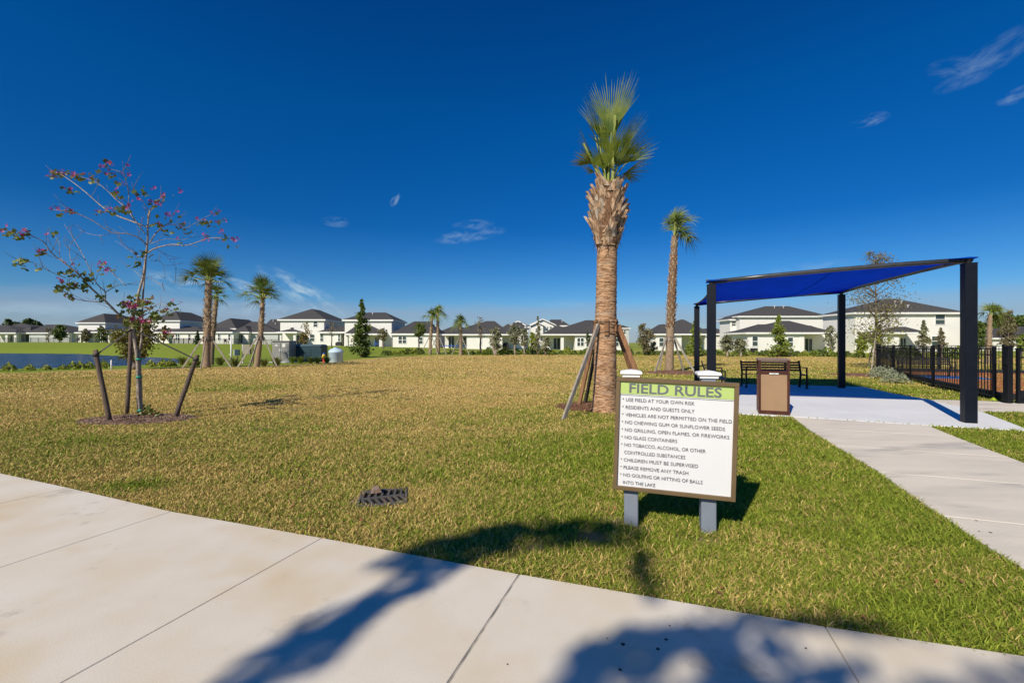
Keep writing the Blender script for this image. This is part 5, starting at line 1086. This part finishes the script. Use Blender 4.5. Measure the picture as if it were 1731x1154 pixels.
house('single storey house with dark hip roof and open patio above the litter bin', 65, .15, [(1263, 1404, 0, 6.5, 563.5, 542, {'rx': (1322, 1334), 'wall': False}), (1264, 1354, .05, 6.2, 563.5, 548, {'ov': .1}), (1352, 1403, 2.8, 3.5, 563.5, 550, {'ov': .1})], wins=[(1271, 1281, 568.5, 585, .05), (1331, 1340.5, 570, 586, .05), (1395, 1398.5, 570, 586, 2.78)], doors=[(1360, 1373, 572, 593, 2.8)], cols=[(1352, 1359.5, 566, 0), (1399, 1406, 566, 0)], extra=ac)
house('large white two storey house at the right with a small porch roof', 63, .1, [(1445, 1624, 0, 6.5, 530, 505, {'rx': (1497, 1515)}), (1494, 1556, -2.8, 3.0, 563.5, 552, {'wall': False, 'rx': (1517, 1530)})], wins=[(1580, 1597, 531.5, 548.5, 0), (1574, 1590, 568, 585, 0), (1477, 1485, 568, 574, 0)], doors=[(1521, 1531, 571, 592, 0)], cols=[(1510, 1520, 566, -2.8), (1494, 1500, 566, -2.8)], vents=[(1512, 514, 0), (1513, 521, 0), (1534, 521, 0), (1523, 514, 0)])
house('single storey house with pale fascia at the right edge', 74, .2, [(1678, 1800, 0, 14, 572.5, 551.5, {'rx': (1710, 1770)})], wins=[(1716, 1722, 576, 584, 0)])
# far treetops beyond the houses
for k, (px, y, py, cw, n, sh, lb) in enumerate([(12, 190, 540, 14, 500, 'flat', 'small flat topped pine beyond the leftmost roof'), (27, 200, 545, 22, 500, 'flat', 'low wide treetop beyond the leftmost roofs'), (50, 190, 539.5, 17, 800, 'flat', 'tallest umbrella shaped pine beyond the left roofs'), (64, 195, 544, 15, 600, 'flat', 'umbrella pine right of the tallest one beyond the left roofs'), (1700, 150, 535, 34, 1500, 'flat', 'broad pine crown beyond the right edge roof'), (1730, 150, 536, 40, 1500, 'flat', 'dark pine crown cut by the right edge of the photo'), (1672, 140, 545, 40, 1400, 'round', 'rounded green treetop behind the windblown palm'), (1092, 160, 572, 26, 500, 'round', 'low distant treetop in the gap beside the stubbled palm')]):
    x, yy = at(px, y); z = H(x, yy); h = EYE+(CY-py)/F*y-z
    tree('tree', lb, 'tree', (x, yy), h, cw/F*y, h*.62 if sh == 'flat' else h*.2, n, .9, 'leaf_dark' if k < 4 else 'leaf_green', shape='round', tr=.25, seed=300+k, lumps=20)

# ------------------------------------------------------------------ yard fences far off
def zfar(x, y): return H(x, y)
for lb, a, b in [('black yard fence across the pond, at the far left', at(-40, 122), at(27, 121)), ('black yard fence across the pond, under the long dark roof', at(52, 121), at(118, 119.5)), ('black yard fence left of the full crowned palm', at(287, 112), at(336, 104)), ('black yard fence between the palms by the pond', at(362, 103), at(424, 103)), ('black yard fence left of the grey cabinet', at(446, 105), at(473, 105)), ('short black fence behind the small grey green trees', at(1222, 66), at(1262, 65.5))]:
    fence_run('yard_fence', lb, 'fence', [a, b], 1.25, post=.10, pk=.30, pw=.05, zf=zfar)

# ------------------------------------------------------------------ utility equipment by the pond
def util():
    y = 35.0; x0, x1 = at(464, y)[0], at(486, y)[0]; z = H((x0+x1)/2, y)-.03
    t_ = thing('electrical_cabinet', 'tall grey electrical cabinet with double doors by the pond', 'cabinet', ((x0+x1)/2, y, z)); w_ = x1-x0; mb = MB(); mb.box((0, .55, .82), (w_+.35, 1.1, 1.62), bevel=.03); mb.box((0, .52, 1.655), (w_+.42, 1.2, .06), bevel=.02); mb.build('housing', MAT['cabinet_grey'], t_)
    for sx in (-1, 1): mb = MB(); mb.box((sx*(w_+.3)/4, -.012, .80), ((w_+.3)/2-.03, .03, 1.48), bevel=.008); d_ = mb.build('door', MAT['cabinet_grey'], t_); mb = MB(); mb.box((sx*.06, -.05, .95), (.04, .05, .18)); mb.build('handle', MAT['trim'], d_)
    mb = MB(); mb.box((.24, -.035, 1.33), (.24, .012, .26)); mb.build('notice', MAT['label_white'], t_); mb = MB(); mb.box((-.33, -.035, 1.32), (.20, .012, .10)); mb.build('notice', MAT['label_white'], t_)
    mb = MB(); mb.box((0, .4, .0), (w_+.8, 1.7, .10), bevel=.02); mb.build('plinth', MAT['pad_concrete'], t_)
    y = 36.0; x0, x1 = at(496, y)[0], at(542, y)[0]; z = H((x0+x1)/2, y)-.02; w_ = x1-x0
    t_ = thing('pump_enclosure', 'low wide dark teal equipment box right of the grey cabinet', 'equipment box', ((x0+x1)/2, y, z)); mb = MB(); mb.box((0, .7, .63), (w_, 1.4, 1.26), bevel=.03); mb.build('housing', MAT['teal_box'], t_)
    mb = MB(); v = [(-w_/2-.04, -.04, 1.26), (w_/2+.04, -.04, 1.26), (w_/2+.04, 1.44, 1.26), (-w_/2-.04, 1.44, 1.26), (-w_/2+.1, .35, 1.40), (w_/2-.1, .35, 1.40), (w_/2-.1, 1.2, 1.40), (-w_/2+.1, 1.2, 1.40)]; mb.add(v, [(3, 2, 1, 0), (4, 5, 6, 7), (0, 1, 5, 4), (1, 2, 6, 5), (2, 3, 7, 6), (3, 0, 4, 7)]); mb.build('lid', MAT['teal_lid'], t_)
    mb = MB()
    for sx in (-.6, 0, .6): mb.box((sx*w_/1.6, -.012, .6), (w_*.3, .025, 1.0), bevel=.006)
    mb.build('door', MAT['teal_box'], t_)
    y = 35.2; x, _ = at(568, y); z = H(x, y)-.02; t_ = thing('storage_tank', 'pale blue round plastic tank near the pond', 'tank', (x, y, z)); mb = MB(); mb.lathe([(.42, 0), (.50, .06), (.52, .75), (.56, .78), (.56, .88), (.50, .92), (.40, 1.06), (.20, 1.10)], 28); mb.build('shell', MAT['tank_blue'], t_); mb = MB(); mb.lathe([(.20, 1.09), (.20, 1.15), (.17, 1.17)], 16); mb.build('lid', MAT['tank_blue'], t_)
    y = 35.5; x, _ = at(547.5, y); z = H(x, y)-.12; t_ = thing('hydrant', 'small hydrant painted red and yellow with a blue top', 'hydrant', (x, y, z)); mb = MB(); mb.lathe([(.11, 0), (.11, .08), (.08, .10), (.08, .55)], 12); mb.build('barrel', MAT['red_paint'], t_)
    mb = MB(); mb.lathe([(.11, .45), (.13, .62), (.10, .74)], 12); mb.tube([(.0, -.16, .62), (0, .16, .62)], .06, 8); mb.tube([(-.16, 0, .52), (.16, 0, .52)], .05, 8); mb.build('outlet', MAT['yellow_paint'], t_); mb = MB(); mb.lathe([(.10, .74), (.07, .83), (.02, .87)], 12); mb.build('cap', MAT['blue_paint'], t_)
    y = 33.0; x, _ = at(391, y); z = H(x, y); t_ = thing('vent_post', 'slim pale post with two small insulators left of the meter boxes', 'post', (x, y, z)); mb = MB(); mb.tube([(0, 0, -.1), (0, 0, 1.95)], .05, 8); mb.build('pole', MAT['trim'], t_)
    for h in (.28, .62): mb = MB(); mb.tube([(-.05, 0, h), (-.16, 0, h)], .03, 6); mb.build('insulator', MAT['label_white'], t_)
    x0, _ = at(410.5, y); x1, _ = at(428, y); z = H(x0, y); t_ = thing('meter_stand', 'tan meter box mounted between two short grey posts', 'meter box', ((x0+x1)/2, y, z)); w_ = x1-x0
    for sx in (-1, 1): mb = MB(); mb.box((sx*w_/2, 0, .62 if sx < 0 else .5), (.07, .07, 1.5 if sx < 0 else 1.25)); mb.build('post', MAT['vent_metal' if sx < 0 else 'stake_wood'], t_)
    mb = MB(); mb.box((-.03, -.06, .98), (w_*.72, .22, .68), bevel=.02); mb.build('box', MAT['tan_box'], t_)
    x, _ = at(404, y); t_ = thing('small_panel', 'small dark panel with a white left edge beside the tan meter box', 'panel', (x, y-.2, H(x, y))); mb = MB(); mb.box((0, 0, .78), (.34, .10, .42), bevel=.01); mb.build('housing', MAT['teal_box'], t_)
    mb = MB(); mb.box((-.19, -.01, .78), (.04, .12, .44)); mb.build('edge', MAT['label_white'], t_); mb = MB(); mb.box((0, 0, .25), (.06, .06, .66)); mb.build('post', MAT['stake_wood'], t_)
util()
x, y = at(188.5, 25.2); t_ = MB(); t_.tube([(0, 0, -.1), (0, 0, .55)], .035, 8); tag(t_.build('marker_pipe', MAT['pvc'], loc=(x, y, H(x, y))), 'short white marker pipe standing at the pond edge', 'pipe')
# trampoline
x, y = at(768, 72); z = H(x, y); t_ = thing('trampoline', 'round blue edged trampoline with dark netting behind the far palms', 'trampoline', (x, y, z)); mb = MB(); n = 28
ring = [(1.95*math.cos(k*6.2832/n), 1.95*math.sin(k*6.2832/n)) for k in range(n)]
mb.add([(a*s_, b*s_, zz) for s_, zz in ((1, .68), (.84, .70), (.84, .78), (1.02, .78)) for a, b in ring], [(i*n+k, i*n+(k+1) % n, ((i+1) % 4)*n+(k+1) % n, ((i+1) % 4)*n+k) for i in range(4) for k in range(n)]); mb.build('rim', MAT['trampoline_blue'], t_)
mb = MB(); mb.lathe([(1.64, .73), (1.64, .75)], n); mb.build('mat', MAT['net_black'], t_)
for k in range(4):
    a = .5+k*1.5708; mb = MB(); mb.tube([(1.8*math.cos(a), 1.8*math.sin(a), 0), (1.8*math.cos(a), 1.8*math.sin(a), .7)], .035, 6); mb.build('leg', MAT['cabinet_grey'], t_); mb = MB(); mb.tube([(1.98*math.cos(a), 1.98*math.sin(a), .5), (1.98*math.cos(a), 1.98*math.sin(a), 2.2)], .025, 6); mb.build('net_pole', MAT['furniture_dark'], t_)
mb = MB()
for k in range(n):
    a, b = ring[k], ring[(k+1) % n]
    for q in range(0, 13): mb.bar((a[0], a[1], .85+q*.11), (b[0], b[1], .85+q*.11), .012, .012)
mb.build('net', MAT['net_black'], t_)
def grill(px, y, w_, h, label):
    x, _ = at(px, y); t_ = thing('covered_grill', label, 'grill', (x, y, H(x, y)+.05)); mb = MB(); mb.box((0, 0, h*.42), (w_, w_*.5, h*.84), bevel=.06); mb.build('cart', MAT['furniture_dark'], t_); mb = MB(); mb.box((0, 0, h*.9), (w_*.7, w_*.45, h*.22), bevel=.1); mb.build('hood', MAT['furniture_dark'], t_)
grill(855, 84.5, 1.15, 1.2, 'black covered grill on the shaded patio behind the grey green trees')
grill(573, 95, 1.3, .8, 'black grill against the white wall of the two storey house')
for k, (px, y, lb) in enumerate([(131, 116.5, 'dark patio chair in the left porch of the pond house'), (143, 116.5, 'dark patio chair further right in the left porch of the pond house'), (178, 116.5, 'dark patio chair between columns of the right porch of the pond house'), (196, 118, 'dark patio chair at the right end of the pond house porch'), (383, 104.5, 'dark patio chair outside the house behind the full crowned palm'), (637, 90, 'blue patio chair on the porch behind the cone shaped tree')]):
    x, _ = at(px, y); t_ = thing('patio_chair', lb, 'chair', (x, y, H(x, y)+.15), R(20*k)); m_ = MAT['blue_paint' if 'blue' in lb else 'furniture_dark']
    mb = MB(); mb.box((0, 0, .42), (.7, .65, .1), bevel=.02); mb.build('seat', m_, t_); mb = MB(); mb.box((0, .3, .75), (.7, .1, .6), bevel=.02); mb.build('backrest', m_, t_)
    for sx in (-1, 1):
        for sy in (-1, 1): mb = MB(); mb.box((sx*.31, sy*.28, .16), (.06, .06, .42)); mb.build('leg', m_, t_)
        mb = MB(); mb.box((sx*.33, 0, .62), (.06, .6, .06)); mb.build('armrest', m_, t_)

# ------------------------------------------------------------------ street trees behind the camera: their crowns shade the walk
from mathutils import noise as mnoise
def shade_tree(name, label, base, targets, zlo, zhi, seed, dens=1.0, ls=.085):
    rr = random.Random(seed); t_ = thing(name, label, 'tree', (base[0], base[1], 0)); b = Vector((base[0], base[1], 0)); k = 1/math.tan(R(SUN_EL)); hd = Vector((SX, SY, 0)).normalized()
    cb = MB(); tb = MB(); hub = Vector((0, 0, zlo*.62)); tb.tube([(0, 0, -.1), (.03, .02, zlo*.35), hub], [.11, .09, .07], 10, wob=.04, rr=rr); ends = []
    lift = lambda x, y, z: Vector((x, y, 0))+hd*z*k+Vector((0, 0, z))-b
    for poly, wdt, n, holes, par in targets:
        segs = [(Vector(poly[i]), Vector(poly[i+1])) for i in range(len(poly)-1)]; Ls = [(q-p).length for p, q in segs]; zz = (zlo+zhi)/2+rr.uniform(-.3, .3); ctr = []
        sp = [lift(p[0], p[1], zz) for p in poly]; st = hub if par is None else ends[par]; ends.append(sp[-1])
        tb.tube([st]+sp, [.035 if par is None else .010]+[.010-.006*q/len(sp) for q in range(len(sp))], 5)
        cl = None
        for i in range(int(n*dens)):
            if i % 26 == 0:
                r_ = rr.uniform(0, sum(Ls)); j = 0
                while r_ > Ls[j] and j < len(Ls)-1: r_ -= Ls[j]; j += 1
                p, q = segs[j]; f = r_/Ls[j]; u = p.lerp(q, f); wv = wdt[j]+(wdt[j+1]-wdt[j])*f; a = rr.uniform(0, 6.28); rad = wv*math.sqrt(rr.random())*1.05; cl = Vector((u.x+math.cos(a)*rad, u.y+math.sin(a)*rad*.8)); dn = (q-p).normalized(); pn = Vector((-dn.y, dn.x)); ln_ = rr.uniform(.05, .12); aw = rr.uniform(.018, .035)
            g_ = cl+dn*rr.gauss(0, ln_)+pn*rr.gauss(0, aw)
            hn = mnoise.noise(Vector((g_.x*holes*1.3+g_.y*holes*.5, g_.y*holes*2.2-g_.x*holes*.8, seed)))
            if rr.random() < min(.97, max(0, (hn+.03)*6)): continue
            z = zz+rr.gauss(0, .4); w3 = lift(g_.x, g_.y, z); ctr.append(w3)
            if i % 12 == 0: tb.tube([lift(u.x, u.y, zz), w3], [.006, .003], 4)
        leaf_quads(cb, ctr, ls, rr, flat=.3, aspect=.75)
    tb.build('trunk', MAT['bark_brown'], t_); cb.build('crown', MAT['leaf_green'], t_)
g2 = lambda px, py: tuple(G(px, py).xy)
shade_tree('street_tree', 'leafy street tree standing behind the viewpoint and shading the walk', (-2.6, -5.0),
    [([g2(300, 1260), g2(430, 1165), g2(560, 1072), g2(655, 1005), g2(765, 958)], [.17, .15, .16, .17, .13], 1500, 5.0, None),
     ([g2(700, 950), g2(800, 920), g2(900, 900), g2(1030, 900)], [.16, .27, .30, .25], 4400, 4.0, 0),
     ([g2(1020, 890), g2(1075, 915), g2(1090, 965), g2(1120, 1010)], [.16, .08, .05, .04], 300, 4.0, 1),
     ([g2(900, 1260), g2(1010, 1150), g2(1110, 1100), g2(1220, 1090), g2(1330, 1120)], [.20, .19, .19, .18, .14], 2600, 4.0, None),
     ([g2(1100, 1250), g2(1250, 1180), g2(1390, 1140)], [.20, .20, .14], 1500, 4.0, None),
     ([g2(1240, 1040), g2(1400, 1050), g2(1520, 1070)], [.08, .10, .08], 700, 4.0, 3),
     ([g2(1520, 1240), g2(1620, 1160), g2(1731, 1140)], [.12, .07, .05], 300, 5.0, 4)], 7.2, 9.0, 91, 1.35)
print('objects', len(bpy.data.objects))
